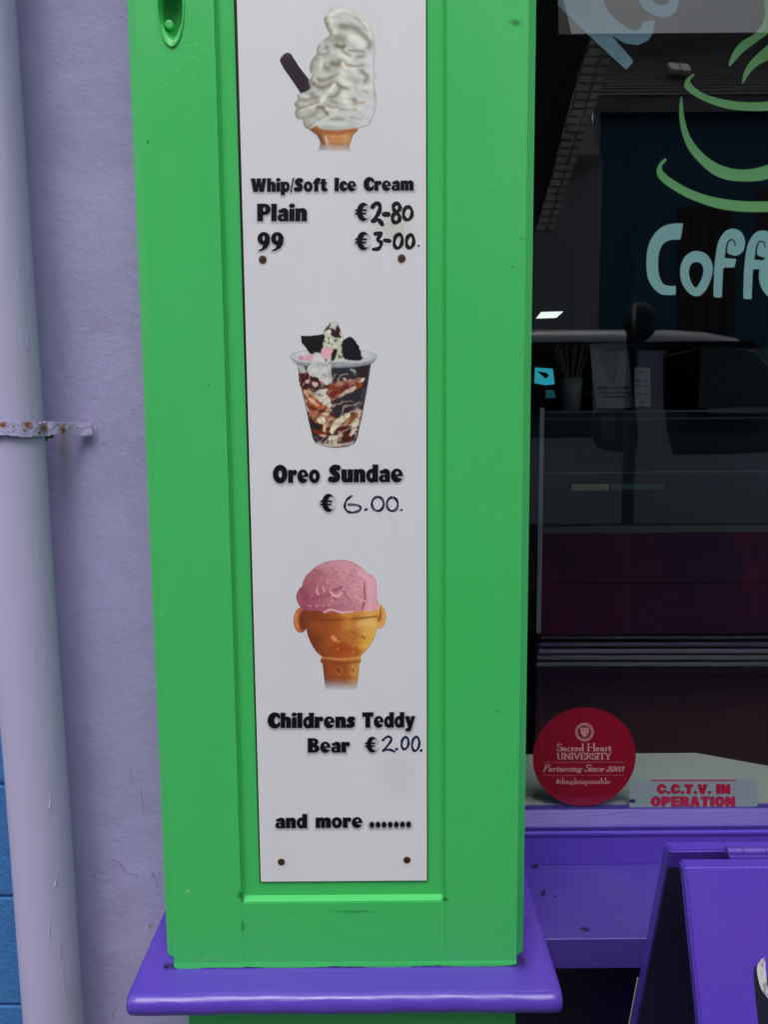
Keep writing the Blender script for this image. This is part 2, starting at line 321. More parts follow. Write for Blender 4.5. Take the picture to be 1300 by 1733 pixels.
GROT = {
 'C': Hh(.72, (P_, El(.37, .5, .37, .51)), (N_, El(.38, .5, .12, .24)), (N_, Rr(.38, .38, .9, .62))),
 'T': Hh(.66, (P_, Rr(0, .76, .66, 1)), (P_, Rr(.19, 0, .47, 1))),
 'V': Hh(.74, (P_, Po((0, 1), (.28, 1), (.37, .35), (.46, 1), (.74, 1), (.52, 0), (.22, 0)))),
 'I': Hh(.28, (P_, Rr(0, 0, .28, 1))),
 'N': Hh(.72, (P_, Rr(0, 0, .26, 1)), (P_, Rr(.46, 0, .72, 1)), (P_, Po((0, 1), (.26, 1), (.72, 0), (.46, 0)))),
 'O': Hh(.76, (P_, El(.38, .5, .38, .51)), (N_, El(.38, .5, .11, .27))),
 'P': Hh(.68, (P_, Rr(0, 0, .28, 1)), (P_, El(.38, .68, .3, .32)), (P_, Rr(.1, .36, .38, 1)), (N_, Rr(.28, .6, .4, .78))),
 'E': Hh(.6, (P_, Rr(0, 0, .6, 1)), (N_, Rr(.28, .2, .7, .4)), (N_, Rr(.28, .6, .7, .8))),
 'R': Hh(.7, (P_, Rr(0, 0, .28, 1)), (P_, El(.38, .7, .3, .3)), (P_, Rr(.1, .4, .38, 1)), (P_, Po((.34, .48), (.62, .44), (.7, 0), (.42, 0))), (N_, Rr(.28, .62, .4, .79)), (N_, Rr(.28, -.1, .36, .36))),
 'A': Hh(.76, (P_, Po((.22, 1), (.54, 1), (.76, 0), (.48, 0), (.45, .2), (.31, .2), (.28, 0), (0, 0))), (N_, Po((.38, .75), (.43, .38), (.33, .38)))),
 '.': Hh(.22, (P_, Rr(0, 0, .22, .24))),
}
def letters(pr, font, txt, x0, x1, base, cap, col, base2=None, gap=.055, shadow=None, grow=0, sp=.3, al=1.):
    tot = sum((font[c][0] if c != ' ' else sp) + gap for c in txt) - gap; kx = (x1 - x0) / tot; x = x0
    base2 = base if base2 is None else base2; D = np.full(pr.X.shape, 1e9)
    for c in txt:
        if c == ' ': x += (sp + gap) * kx; continue
        w, ops = font[c]; b = base + (base2 - base) * (x - x0) / max(x1 - x0, 1)
        m = (pr.X > x - .15 * kx - 3) & (pr.X < x + (w + .15) * kx + 3) & (pr.Y > b - 1.15 * cap - 3) & (pr.Y < b + .35 * cap + 3)
        if m.any():
            X = (pr.X[m] - x) / kx; Y = (b - pr.Y[m]) / cap; d = np.full(X.shape, 1e9); k = (kx + cap) / 2
            for sg, f in ops: d = np.minimum(d, f(X, Y)) if sg > 0 else np.maximum(d, -f(X, Y))
            D[m] = np.minimum(D[m], d * k - .010 * cap)
        x += (w + gap) * kx
    if shadow:
        sx, sy, sw, sa = shadow; sh = np.roll(np.roll(D, int(round(sy / pr.step)), 0), int(round(sx / pr.step)), 1)
        pr.over(np.exp(-np.maximum(sh, 0) ** 2 / (sw * sw)) * sa, (96, 98, 104))
    pr.fill(D - grow, col, al)

# ---- fine serif lettering from pen strokes (cap height 1, x-height .45)
def arc(cx, cy, rx, ry, a0, a1, n=12): return [(cx + rx * math.cos(R(a0 + (a1 - a0) * i / n)), cy + ry * math.sin(R(a0 + (a1 - a0) * i / n))) for i in range(n + 1)]
def srf(x, y, w=.09): return [(x - w, y), (x + w, y)]
SER = {
 'S': (.45, [[(.40, .84), (.36, .95)] + arc(.22, .76, .17, .22, 70, 250) + arc(.23, .27, .19, .27, 80, -130), [(.03, .24), (.04, .1)]]),
 'H': (.76, [[(.12, 0), (.12, 1)], [(.62, 0), (.62, 1)], [(.12, .5), (.62, .5)], srf(.12, 0), srf(.12, 1), srf(.62, 0), srf(.62, 1)]),
 'U': (.72, [[(.13, 1), (.13, .3)] + arc(.36, .3, .23, .3, 180, 360) + [(.59, 1)], srf(.13, 1), srf(.59, 1)]),
 'N': (.74, [[(.12, 0), (.12, 1), (.62, 0), (.62, 1)], srf(.12, 0), srf(.08, 1, .07), srf(.62, 1)]),
 'I': (.30, [[(.15, 0), (.15, 1)], srf(.15, 0), srf(.15, 1)]),
 'V': (.68, [[(.08, 1), (.34, 0), (.6, 1)], srf(.08, 1), srf(.6, 1)]),
 'E': (.56, [[(.5, .8), (.5, 1), (.12, 1), (.12, 0), (.52, 0), (.52, .2)], [(.12, .52), (.4, .52)]]),
 'R': (.64, [[(.14, 0), (.14, 1)] + [(.3, 1)] + arc(.3, .75, .2, .25, 90, -90) + [(.14, .5)], [(.3, .5), (.6, 0)], srf(.14, 0)]),
 'T': (.62, [[(.02, .84), (.04, 1), (.58, 1), (.6, .84)], [(.31, 1), (.31, 0)], srf(.31, 0)]),
 'Y': (.62, [[(.06, 1), (.31, .45), (.56, 1)], [(.31, .45), (.31, 0)], srf(.31, 0), srf(.06, 1, .07), srf(.56, 1, .07)]),
 'P': (.56, [[(.13, 0), (.13, 1), (.28, 1)] + arc(.28, .74, .22, .26, 90, -90) + [(.13, .48)], srf(.13, 0)]),
 'a': (.40, [[(.06, .34), (.1, .42), (.18, .45), (.26, .38), (.27, .06), (.36, .02)], [(.27, .28), (.1, .22), (.05, .1), (.12, .0), (.2, .02), (.27, .1)]]),
 'c': (.38, [arc(.2, .22, .16, .23, 50, 310)]),
 'd': (.46, [[(.26, .97), (.33, 1), (.33, .03), (.4, .02)], arc(.2, .22, .15, .22, 40, 320)]),
 'e': (.40, [[(.05, .26), (.33, .28)] + arc(.19, .22, .15, .23, 15, 315)]),
 'r': (.33, [[(.06, .42), (.12, .45), (.12, 0)], [(.12, .32), (.2, .44), (.3, .43)], srf(.12, 0, .08)]),
 't': (.30, [[(.12, .62), (.12, .08), (.18, 0), (.28, .05)], [(.03, .44), (.27, .44)]]),
 'n': (.50, [[(.05, .42), (.11, .45), (.11, 0)], [(.11, .34), (.2, .44), (.32, .42), (.36, .3), (.36, 0)], srf(.11, 0, .07), srf(.36, 0, .07)]),
 'i': (.24, [[(.05, .42), (.12, .45), (.12, 0)], [(.12, .66), (.12, .67)], srf(.12, 0, .08)]),
 'g': (.42, [arc(.18, .31, .12, .13, 0, 360), [(.26, .41), (.38, .44)], [(.12, .18), (.07, .1), (.14, .04), (.3, .01), (.34, -.1), (.22, -.2), (.06, -.16), (.06, -.04), (.14, .03)]]),
 'l': (.24, [[(.05, .97), (.12, 1), (.12, 0)], srf(.12, 0, .08)]),
 's': (.32, [[(.26, .38), (.16, .45), (.06, .36), (.15, .25), (.26, .13), (.16, .0), (.05, .07)]]),
 'p': (.48, [[(.05, .42), (.12, .45), (.12, -.28)], arc(.25, .22, .15, .22, 140, -140), srf(.12, -.28, .08)]),
 'o': (.44, [arc(.22, .22, .17, .23, 0, 360)]),
 'b': (.47, [[(.04, .97), (.11, 1), (.11, .05)], arc(.25, .22, .15, .22, 140, -140)]),
 '2': (.46, [[(.06, .6), (.14, .72), (.3, .7), (.34, .52), (.05, 0), (.4, 0), (.42, .08)]]),
 '0': (.46, [arc(.22, .35, .17, .36, 0, 360)]),
 '3': (.42, [[(.06, .62), (.16, .72), (.3, .64), (.27, .44), (.16, .39), (.33, .3), (.31, .06), (.16, 0), (.04, .06)]]),
 '#': (.5, [[(.14, 0), (.22, .75)], [(.3, 0), (.38, .75)], [(.05, .25), (.42, .25)], [(.09, .5), (.46, .5)]]),
}
def serif(pr, txt, x0, x1, base, cap, col, slant=0, wt=.045, al=1.):
    tot = sum(SER[c][0] if c != ' ' else .25 for c in txt); kx = (x1 - x0) / tot; x = x0; D = np.full(pr.X.shape, 1e9)
    for c in txt:
        if c == ' ': x += .25 * kx; continue
        w, st = SER[c]; m = (pr.X > x - .4 * cap) & (pr.X < x + w * kx + .4 * cap) & (pr.Y > base - 1.2 * cap) & (pr.Y < base + .4 * cap)
        if m.any():
            Y = (base - pr.Y[m]) / cap; X = (pr.X[m] - x) / kx - slant * Y; d = np.full(X.shape, 1e9)
            for p in st: d = np.minimum(d, sd_path(X * .72, Y, [(a * .72, b) for a, b in p], wt))
            D[m] = np.minimum(D[m], d * cap)
        x += w * kx
    pr.over(np.clip(.5 - D / .8, 0, 1) * al, col)

# ================================================================== THE SETTING
def struct(o): o['kind'] = 'structure'; return o
struct(box('road', (-40, -40, -.3), (40, -1.55, -.12), M_tarmac))
struct(box('pavement', (-40, -1.40, -.3), (40, 4.2, 0), M_paving))
struct(box('far_pavement', (-40, -40, -.119), (40, -5.6, -.02), M_paving))
kb = bmesh.new()
addbox(kb, -40, -1.549, -.3, 40, -1.401, .004, .01); struct(frombm('kerb', kb, M_kerb))

# lilac wall, with a little real unevenness
def wall(name, x0, x1, z0, z1, Y, m, nx, nz, amp, seed):
    X, Z = np.meshgrid(np.linspace(x0, x1, nx), np.linspace(z0, z1, nz))
    Yv = Y + (vnoise(X * 100 + 900, Z * 100, 14, seed) - .5) * amp + (vnoise(X * 100 + 900, Z * 100, 50, seed + 1, 2) - .5) * amp * 1.5
    me = bpy.data.meshes.new(name); v = [tuple(p) for p in np.stack([X, Yv, Z], -1).reshape(-1, 3)]
    f = [(j * nx + i, j * nx + i + 1, (j + 1) * nx + i + 1, (j + 1) * nx + i) for j in range(nz - 1) for i in range(nx - 1)]
    n0 = len(v)
    v += [(x0, Y + .2, z0), (x1, Y + .2, z0), (x1, Y + .2, z1), (x0, Y + .2, z1)]; f.append((n0 + 3, n0 + 2, n0 + 1, n0))
    f.append(tuple([j * nx for j in range(nz)][::-1]) + (n0, n0 + 3)); f.append(tuple(j * nx + nx - 1 for j in range(nz)) + (n0 + 2, n0 + 1))
    f.append(tuple((nz - 1) * nx + i for i in range(nx)) [::-1] + (n0 + 3, n0 + 2)); f.append(tuple(range(nx)) + (n0 + 1, n0))
    me.from_pydata(v, [], f); me.update(); o = link(name, me, m); me.shade_smooth(); return o
WY = .165
lw = wall('lilac_wall', -.612, -.33, -.02, 3.2, WY, M_lilac, 60, 420, .006, 3)
tag(lw, 'pale lilac painted rough masonry wall between grey-lilac downpipe and green pilaster', 'wall')
bw = empty('blue_wall', (-.9, WY, 0), 'bright blue painted block wall of the next building, left of the downpipe', 'wall')
zj = at(15, 1700, WY).z
for k in range(9):
    z0 = zj + (k - 3) * .215; z0c = max(z0, -.02)
    for q in range(3):
        xa = -1.95 + q * .445 + (.22 if k % 2 else 0) - .0; xb = min(xa + .441, -.616)
        if xb - xa < .05 or z0 + .211 < 0: continue
        box('block', (xa, WY, z0c + .001), (xb, WY + .15, z0 + .211), M_blue, bw, .004, 2)
box('mortar_backing', (-1.95, WY + .006, -.02), (-.617, WY + .14, 3.2), M_blue, bw)
# upper storeys and fascia out of the frame
fa = empty('shop_fascia', (.3, .1, 2.75), 'long purple signboard above green pilaster and shop window', 'fascia')
box('fascia_board', (-.62, -.10, 2.62), (4.2, .34, 3.25), M_purple, fa, .01)
box('fascia_cornice', (-.66, -.22, 3.251), (4.3, .34, 3.36), M_purple, fa, .02)
uw = box('upper_wall', (-.62, .165, 3.37), (4.2, .36, 4.4), M_lilac); tag(uw, 'lilac upper wall above the purple shop fascia', 'wall')
uw = box('upper_wall', (-8, .165, 3.21), (-.622, .36, 4.2), M_blue); tag(uw, 'blue upper wall of the next building beside the fascia', 'wall')

# ================================================================== DOWNPIPE
dp = empty('downpipe', (-.594, .1, 0), 'fat lilac painted round downpipe running down the wall at the left', 'downpipe')
ptop, pbot = Vector((-.6205, .1, 3.2)), Vector((-.590, .1, 0))
bm = bmesh.new(); NS, NR = 160, 48; rings = []
for j in range(NS + 1):
    t = j / NS; c = pbot.lerp(ptop, t); rg = []
    for i in range(NR):
        a = 2 * math.pi * i / NR; r_ = .0495 + .0006 * math.sin(7 * t + 3 * a) + .0004 * math.sin(31 * t + a)
        rg.append(bm.verts.new(c + Vector((math.cos(a) * r_, math.sin(a) * r_, 0))))
    rings.append(rg)
for j in range(NS):
    for i in range(NR): bm.faces.new((rings[j][i], rings[j][(i + 1) % NR], rings[j + 1][(i + 1) % NR], rings[j + 1][i]))
frombm('pipe', bm, M_pipe, dp, True)
# strap: half ring round the front with two flat ears on the wall
zb = at(60, 726, .05).z; pc = pbot.lerp(ptop, zb / 3.2)
def strapat(s):     # s along the strap, metres; centre 0 at the front of the pipe
    Rr_ = .0525; half = Rr_ * (math.pi / 2 + .05)
    if abs(s) <= half:
        a = -math.pi / 2 + s / Rr_; return Vector((pc.x + math.cos(a) * Rr_, pc.y + math.sin(a) * Rr_, 0)), Vector((math.cos(a), math.sin(a), 0))
    e = abs(s) - half; sg = 1 if s > 0 else -1
    yw = pc.y + .003; t = min(e / .045, 1); t = t * t * (3 - 2 * t)
    return Vector((pc.x + sg * (Rr_ + e * .93), yw + (WY - .008 - yw) * t, 0)), Vector((0 + sg * .9 * (1 - t), -1 * t - .1, 0)).normalized()
sE = .0525 * (math.pi / 2 + .05) + at(161, 728, WY - .008).x - pc.x - .0525
def proj(p):
    d = Vector(p) - CP; k = FPX / d.dot(fw); return 650 + d.dot(rt) * k, 866.5 - d.dot(up) * k
spots = [(4, 719, 7, 6), (22, 722, 3, 3), (46, 718, 8, 8), (40, 727, 3, 3), (73, 725, 8.5, 9), (66, 733, 4, 3), (106, 728, 6, 9.5), (117, 724, 1.6, 1.8), (131, 724, 2, 1.6), (98, 720, 3, 2)]
bm = bmesh.new(); lay = bm.verts.layers.float_color.new('rust'); prev = None; n = 260; NC = 15
for k in range(n + 1):
    s = -.09 + (sE + .09) * k / n; p, nn = strapat(s); hw = .0115 + .0009 * math.sin(k * .1) + .0005 * math.sin(k * .47)
    if s > .09: hw = .0106
    cz = zb + .0012 * math.sin(k * .07) - (.0010 if s > .06 else 0); q = []
    prof_ = [(0, -hw)] + [(.0036, -hw * .96 + hw * 1.92 * t_ / NC) for t_ in range(NC + 1)] + [(0, hw)]
    for a, b in prof_:
        lump = .0011 * (float(vnoise(np.array([[s * 1000 + 300]]), np.array([[b * 1000 + 40]]), 5, 77, 2)[0, 0]) - .5) if a else 0
        P_3 = p + nn * (a + lump) + Vector((0, 0, cz + b)); v_ = bm.verts.new(P_3); X_, Y_ = proj(P_3); ru = 0
        for (sx_, sy_, ra, rb) in spots:
            d_ = math.hypot((X_ - sx_) / ra, (Y_ - sy_) / rb); ru = max(ru, min(1, max(0, 1.62 - d_ - .55 * float(vnoise(np.array([[X_ * 3.]]), np.array([[Y_ * 3.]]), 5, 78, 2)[0, 0]))))
        v_[lay] = (ru, ru, ru, 1); q.append(v_)
    if prev:
        for i_ in range(len(q)): bm.faces.new((prev[i_], q[i_], q[(i_ + 1) % len(q)], prev[(i_ + 1) % len(q)]))
    else: bm.faces.new(q)
    prev = q
bm.faces.new(prev[::-1]); strap = frombm('bracket', bm, M_strap, dp); strap['label'] = 'rusting iron strap across the pipe'
nn_ = M_strap.node_tree.nodes; ll_ = M_strap.node_tree.links; b_ = nn_['Principled BSDF']; src = b_.inputs['Base Color'].links[0].from_socket
at_ = nn_.new('ShaderNodeAttribute'); at_.attribute_name = 'rust'; nz_ = nn_.new('ShaderNodeTexNoise'); nz_.inputs['Scale'].default_value = 420; tc_ = nn_.new('ShaderNodeTexCoord'); ll_.new(tc_.outputs['Object'], nz_.inputs['Vector'])
rc_ = nn_.new('ShaderNodeValToRGB'); rc_.color_ramp.elements[0].position = .40; rc_.color_ramp.elements[0].color = (.045, .014, .008, 1); rc_.color_ramp.elements[1].position = .56; rc_.color_ramp.elements[1].color = (.33, .105, .015, 1); ll_.new(nz_.outputs[0], rc_.inputs[0])
mm_ = nn_.new('ShaderNodeMix'); mm_.data_type = 'RGBA'; ll_.new(at_.outputs['Fac'], mm_.inputs['Factor']); ll_.new(src, mm_.inputs['A']); ll_.new(rc_.outputs[0], mm_.inputs['B']); ll_.new(mm_.outputs['Result'], b_.inputs['Base Color'])
def blob(bm, c, r, sq=(1, 1, 1), n=2, jit=.2):
    b2 = bmesh.new(); bmesh.ops.create_icosphere(b2, subdivisions=n, radius=1)
    for v in b2.verts:
        k = 1 + jit * (random.random() - .5); v.co = Vector((v.co.x * r * sq[0] * k, v.co.y * r * sq[1] * k, v.co.z * r * sq[2] * k)) + c
    me = bpy.data.meshes.new('t'); b2.to_mesh(me); b2.free(); bm.from_mesh(me); bpy.data.meshes.remove(me)
bm = bmesh.new()
for k in range(12):
    px = random.uniform(58, 92); p = at(px, random.uniform(737, 746) - abs(px - 72) * .12, .105 if px < 70 else .135)
    blob(bm, p, random.uniform(.0009, .0022), (1.8, 1, 1), 1, .6)
frombm('moss_clump', bm, M_grime, strap)['kind'] = 'stuff'

def onpipe(px, py):
    p = at(px, py, .06)
    for _ in range(6):
        c_ = pbot.lerp(ptop, p.z / 3.2); dx = min(abs(p.x - c_.x), .0485); p = at(px, py, c_.y - math.sqrt(.0497 ** 2 - dx * dx))
    return p
for pts, r0 in (([(85, 1345), (84, 1360), (83, 1368)], .0016), ([(95, 1482), (94, 1492), (93, 1499)], .0014), ([(86, 1525), (84, 1560), (83, 1590)], .0008), ([(101, 1590), (101, 1612), (102, 1622)], .0012), ([(105, 1640), (107, 1665), (109, 1690)], .0009), ([(57, 1080), (58, 1110), (58, 1120)], .0009), ([(31, 400), (32, 440), (33, 452)], .0009), ([(44, 560), (45, 590)], .0010)):
    bm = bmesh.new(); q = [onpipe(*a) for a in pts]
    for k, (a, b) in enumerate(zip(q[:-1], q[1:])):
        nst = 10
        for m_ in range(nst):
            t = (k + m_ / nst) / (len(q) - 1); blob(bm, a.lerp(b, m_ / nst), r0 * (.45 + .7 * t), (1, .8, 1.6), 1, .1)
    frombm('paint_run', bm, M_pipe, dp, True)
# ================================================================== PILASTER
PX0, PX1, PZ = -.347, .2098, .5155; BX0, BX1 = -.3626, .2238; RX0, RX1, RZ = -.2345, .0938, .6262
pil = empty('pilaster', (-.07, .15, .51), 'glossy bright green timber pilaster with recessed panel, beside the shop window', 'pilaster')
BL, BR = BX0 * 1.0115, BX1 * 1.0115
box('backboard', (BL, .0345, PZ), (BR, .40, 2.615), M_green, pil, .0012)
for xa, xb in ((BL, PX0 - .0004), (BR, PX1 + .0004)):
    bm = bmesh.new(); prism(bm, [(xa, .0344, PZ), (xa + (xb - xa) * .12, .0325, PZ), (xb, .0202, PZ), (xb + (.004 if xb > xa else -.004), .0202, PZ), (xb + (.004 if xb > xa else -.004), .0344, PZ)], (0, 0, 2.1)); frombm('edge_strip', bm, M_green, pil)
# left stile carries the oval hollow near its top
HC = at(288, 10, 0); hx, hz, hrx, hrz = HC.x, HC.z, .0168, .052
bm = bmesh.new(); NE = 48; zt0, zt1 = hz - .09, hz + .09
def er(k, sx, sz, y, cz=0):
    a = 2 * math.pi * k / NE; return (hx + math.cos(a) * sx, y, hz + cz + math.sin(a) * sz)
def rect(k):
    a = 2 * math.pi * k / NE; c, s = math.cos(a), math.sin(a); X0, X1 = PX0 + .0015 - hx, RX0 - hx
    t = 1e9
    if c > 1e-9: t = min(t, X1 / c)
    if c < -1e-9: t = min(t, X0 / c)
    if s > 1e-9: t = min(t, .09 / s)
    if s < -1e-9: t = min(t, -.09 / s)
    return (hx + c * t, 0, hz + s * t)
A = [bm.verts.new(rect(k)) for k in range(NE)]; prevr = A
for (sx, sz, y, cz) in ((hrx + .0035, hrz + .004, 0, 0), (hrx + .0025, hrz + .003, -.0022, 0), (hrx + .0008, hrz + .001, -.0024, 0), (hrx, hrz, -.0005, 0), (hrx - .001, hrz - .002, .007, .001), (hrx - .002, hrz - .005, .016, .003), (hrx - .003, hrz - .009, .085, .005), (hrx - .009, hrz - .030, .17, .012)):
    B = [bm.verts.new(er(k, sx, sz, y * (1 if y < .005 else .12 + .88 * min(1, max(0, (math.sin(2 * math.pi * k / NE) * sz + cz + .030) / .026))), cz)) for k in range(NE)]
    for k in range(NE): bm.faces.new((prevr[k], prevr[(k + 1) % NE], B[(k + 1) % NE], B[k]))
    prevr = B
bm.faces.new(prevr)
# corners of the plate
for cx, cz in ((PX0 + .0015, zt0), (RX0, zt0), (PX0 + .0015, zt1), (RX0, zt1)):
    near = sorted(A, key=lambda v: (v.co - Vector((cx, 0, cz))).length)[:2]
    if (near[0].co - Vector((cx, 0, cz))).length > 1e-4 and abs(near[0].co.x - near[1].co.x) > 1e-5 and abs(near[0].co.z - near[1].co.z) > 1e-5:
        bm.faces.new((near[0], near[1], bm.verts.new((cx, 0, cz))))
for zc, ze in ((zt0, PZ), (zt1, 2.61)):
    vs = sorted([v for v in bm.verts if abs(v.co.z - zc) < 1e-5 and abs(v.co.y) < 1e-6], key=lambda v: v.co.x)
    bm.faces.new(vs + [bm.verts.new((RX0, 0, ze)), bm.verts.new((PX0 + .0015, 0, ze))])
bmesh.ops.remove_doubles(bm, verts=bm.verts[:], dist=1e-6)
frombm('stile', bm, M_green, pil)
bm = bmesh.new(); prism(bm, [(PX0 + .0015, 0, PZ), (PX0 + .0005, .0003, PZ), (PX0, .0013, PZ), (PX0, .0193, PZ), (PX0 + .0015, .0193, PZ)], (0, 0, 2.61 - PZ)); frombm('stile_edge', bm, M_green, pil)
def stile(x0, x1, z0, z1, m=M_green, name='stile'):
    return box(name, (x0, 0, z0), (x1, .0193, z1), m, pil, .0005, 2)
stile(RX1 + .0002, PX1, PZ, 2.61)
stile(RX0 + .0001, RX1 + .0001, PZ, RZ - .0002, M_greenh, 'bottom_rail')
box('recessed_panel', (RX0 + .0003, .0105, RZ), (RX1 - .0003, .0192, 2.6), M_green, pil)
def mould(pts, d): bm = bmesh.new(); prism(bm, pts, d); return frombm('moulding', bm, M_green, pil)
L = 2.58 - RZ
mould([(RX0, .0015, RZ), (RX0 + .0012, .0008, RZ), (RX0 + .0036, .0104, RZ), (RX0, .0104, RZ)], (0, 0, L))
mould([(RX1, .0015, RZ), (RX1 - .0012, .0008, RZ), (RX1 - .0036, .0104, RZ), (RX1, .0104, RZ)], (0, 0, L))
bm = bmesh.new(); prism(bm, [(RX0 + .0035, .0006, RZ), (RX0 + .0035, .0008, RZ + .002), (RX0 + .0035, .0104, RZ + .0068), (RX0 + .0035, .0104, RZ)], (RX1 - RX0 - .007, 0, 0)); frombm('moulding', bm, M_greenh, pil)
# boss screw in the hollow
sc = at(287, 44, .012); bm = bmesh.new(); cyl(bm, (sc.x, .018, sc.z), (sc.x, .0075, sc.z), .0068, .0058, 24, False); cyl(bm, (sc.x, .0075, sc.z), (sc.x, .0070, sc.z), .0058, .0040, 24, False); cyl(bm, (sc.x, .0070, sc.z), (sc.x, .0084, sc.z), .0040, .0034, 24)
o = frombm('hollow_screw', bm, M_green, pil); o['label'] = 'screw thickly painted over in green'
# ragged paint at the foot
def ragged(x0, x1, zt, zb_, y0, y1, seed, m, parent, name='paint_edge', amp=.0022):
    r_ = random.Random(seed); bm = bmesh.new(); n = 70; a = []; b = []
    lo = []
    for i in range(n + 1):
        t = i / n; e = min(t, 1 - t) * (x1 - x0)
        lo.append((x0 + (x1 - x0) * t, zb_ + amp * (math.sin(i * .31 + seed) * .5 + r_.random() - .6) + (max(0, .007 - e) ** 2) * 80))
    pts = [(x, y0, z) for x, z in lo] + [(x1, y0, zt), (x0, y0, zt)]
    prism(bm, pts, (0, y1 - y0, 0))
    for v in bm.verts:
        if abs(v.co.z - zt) < 1e-6 and v.co.y < 0: v.co.y = -.00012
    return frombm(name, bm, m, parent)
ragged(PX0 + .0002, PX1 - .0002, PZ + .0075, PZ - .0005, -.0011, .001, 4, M_greenh, pil)
# blisters and runs in the gloss under the hollow
bm = bmesh.new()
for k in range(190):
    px = random.gauss(292, 20) if k < 120 else random.uniform(236, 355); py = 72 + abs(random.gauss(0, 34)) if k < 120 else random.uniform(60, 330)
    if px < 236: continue
    p = at(px, py, 0); blob(bm, Vector((p.x, .0004, p.z)), random.uniform(.0007, .0017), (1.3 + random.random(), .36, .9), 2, .25)
for k in range(30):
    px, py = random.uniform(765, 880), random.uniform(20, 600); p = at(px, py, 0); blob(bm, Vector((p.x, .0002, p.z)), random.uniform(.0005, .0012), (1, .45, 1.2), 1, .5)
frombm('paint_blisters', bm, M_green, pil, True)['kind'] = 'stuff'
bm = bmesh.new(); prism(bm, [(-.326, -.001, 0), (.209, -.001, 0), (.209, -.001, .4775), (-.326, -.001, .4775)], (0, .3, 0))
frombm('plinth', bm, M_green, pil)

# ================================================================== PILASTER SILL (rounded purple cap)
ps = empty('pilaster_sill', (-.065, 0, .48), 'thick rounded glossy purple sill under the green pilaster', 'sill')
SX0, SX1, SZ, SB = -.4060, .2725, .5140, .4783; rN = (SZ - SB) / 2
prof = [(.40, SB), (.40, SZ)] + [(-.0525, SZ)] + [(-.0525 - rN * math.sin(R(a)) * 1.0, SZ - rN + rN * math.cos(R(a))) for a in range(12, 169, 12)] + [(-.0525, SB)]
bm = bmesh.new(); xs = [(0, .012), (.0012, .006), (.0035, .0025), (.008, 0)]; secs = []
cols = [(SX0 + a, b) for a, b in xs] + [(SX0 + .008 + (SX1 - SX0 - .016) * k / 60, 0) for k in range(1, 60)] + [(SX1 - a, b) for a, b in xs[::-1]]
for x, ins in cols:
    sec = []
    for (y, z) in prof:
        zc = (SZ + SB) / 2; zz = zc + (z - zc) * (1 - ins * 45 * .6); yy = y + (ins * .9 if y < 0 else 0)
        yy += .0008 * math.sin(x * 23) + .0005 * math.sin(x * 71 + z * 90) if y < .3 else 0
        sec.append(bm.verts.new((x, yy, zz)))
    secs.append(sec)
for a, b in zip(secs[:-1], secs[1:]):
    for i in range(len(prof)): bm.faces.new((a[i], b[i], b[(i + 1) % len(prof)], a[(i + 1) % len(prof)]))
bm.faces.new(secs[0][::-1]); bm.faces.new(secs[-1]); cap = frombm('sill_cap', bm, M_purple, ps); cap.data.shade_smooth()
md = cap.modifiers.new('e', 'EDGE_SPLIT'); md.split_angle = R(40)

# ================================================================== WINDOW
wn = empty('shop_window', (1.2, .33, .45), 'large dark shop window in purple frame right of the green pilaster', 'window')
XR = 2.9
box('window_sill', (.2245, .0740, .4530), (XR, .400, .5085), M_purplem, wn, .0022, 3)
box('frame_rail', (.2245, .3020, .5087), (XR, .400, .5715), M_purple, wn, .0015)
bm = bmesh.new(); prism(bm, [(.2245, .2985, .5722), (.2245, .2985, .5765), (.2245, .3035, .5790), (.2245, .3035, .5722)], (XR - .2245, 0, 0)); frombm('frame_bead', bm, M_purple, wn)
bm = bmesh.new(); prism(bm, [(.2245, .3065, .5717), (.2245, .3045, .5865), (.2245, .3085, .5885), (.2245, .3255, .6125), (.2245, .345, .6125), (.2245, .345, .5717)], (XR - .2245, 0, 0)); frombm('frame_bevel', bm, M_purplem, wn)
box('frame_head', (.2245, .31, 2.45), (XR, .36, 2.617), M_purple, wn)
box('frame_jamb', (XR - .09, .31, .6127), (XR, .36, 2.449), M_purple, wn)
mg = bpy.data.materials.new('window_glass'); mg.use_nodes = True; n = mg.node_tree.nodes; l = mg.node_tree.links; n.remove(n['Principled BSDF'])
tr = n.new('ShaderNodeBsdfTransparent'); tr.inputs[0].default_value = (.93, .955, .945, 1); gl = n.new('ShaderNodeBsdfGlossy'); gl.inputs['Roughness'].default_value = 0
lw_ = n.new('ShaderNodeLayerWeight'); lw_.inputs['Blend'].default_value = .5
pw = n.new('ShaderNodeMath'); pw.operation = 'POWER'; pw.inputs[1].default_value = 5; l.new(lw_.outputs['Facing'], pw.inputs[0])
ma = n.new('ShaderNodeMath'); ma.operation = 'MULTIPLY_ADD'; ma.inputs[1].default_value = .955; ma.inputs[2].default_value = .045; l.new(pw.outputs[0], ma.inputs[0])
mx = n.new('ShaderNodeMixShader'); l.new(ma.outputs[0], mx.inputs[0]); l.new(tr.outputs[0], mx.inputs[1]); l.new(gl.outputs[0], mx.inputs[2]); l.new(mx.outputs[0], n['Material Output'].inputs[0])
box('glass_pane', (.2245, GY - .003, .6127), (XR - .0902, GY + .003, 2.4498), mg, wn)
box('stall_riser', (.2245, .20, 0), (XR, .36, .4525), M_riser, wn)

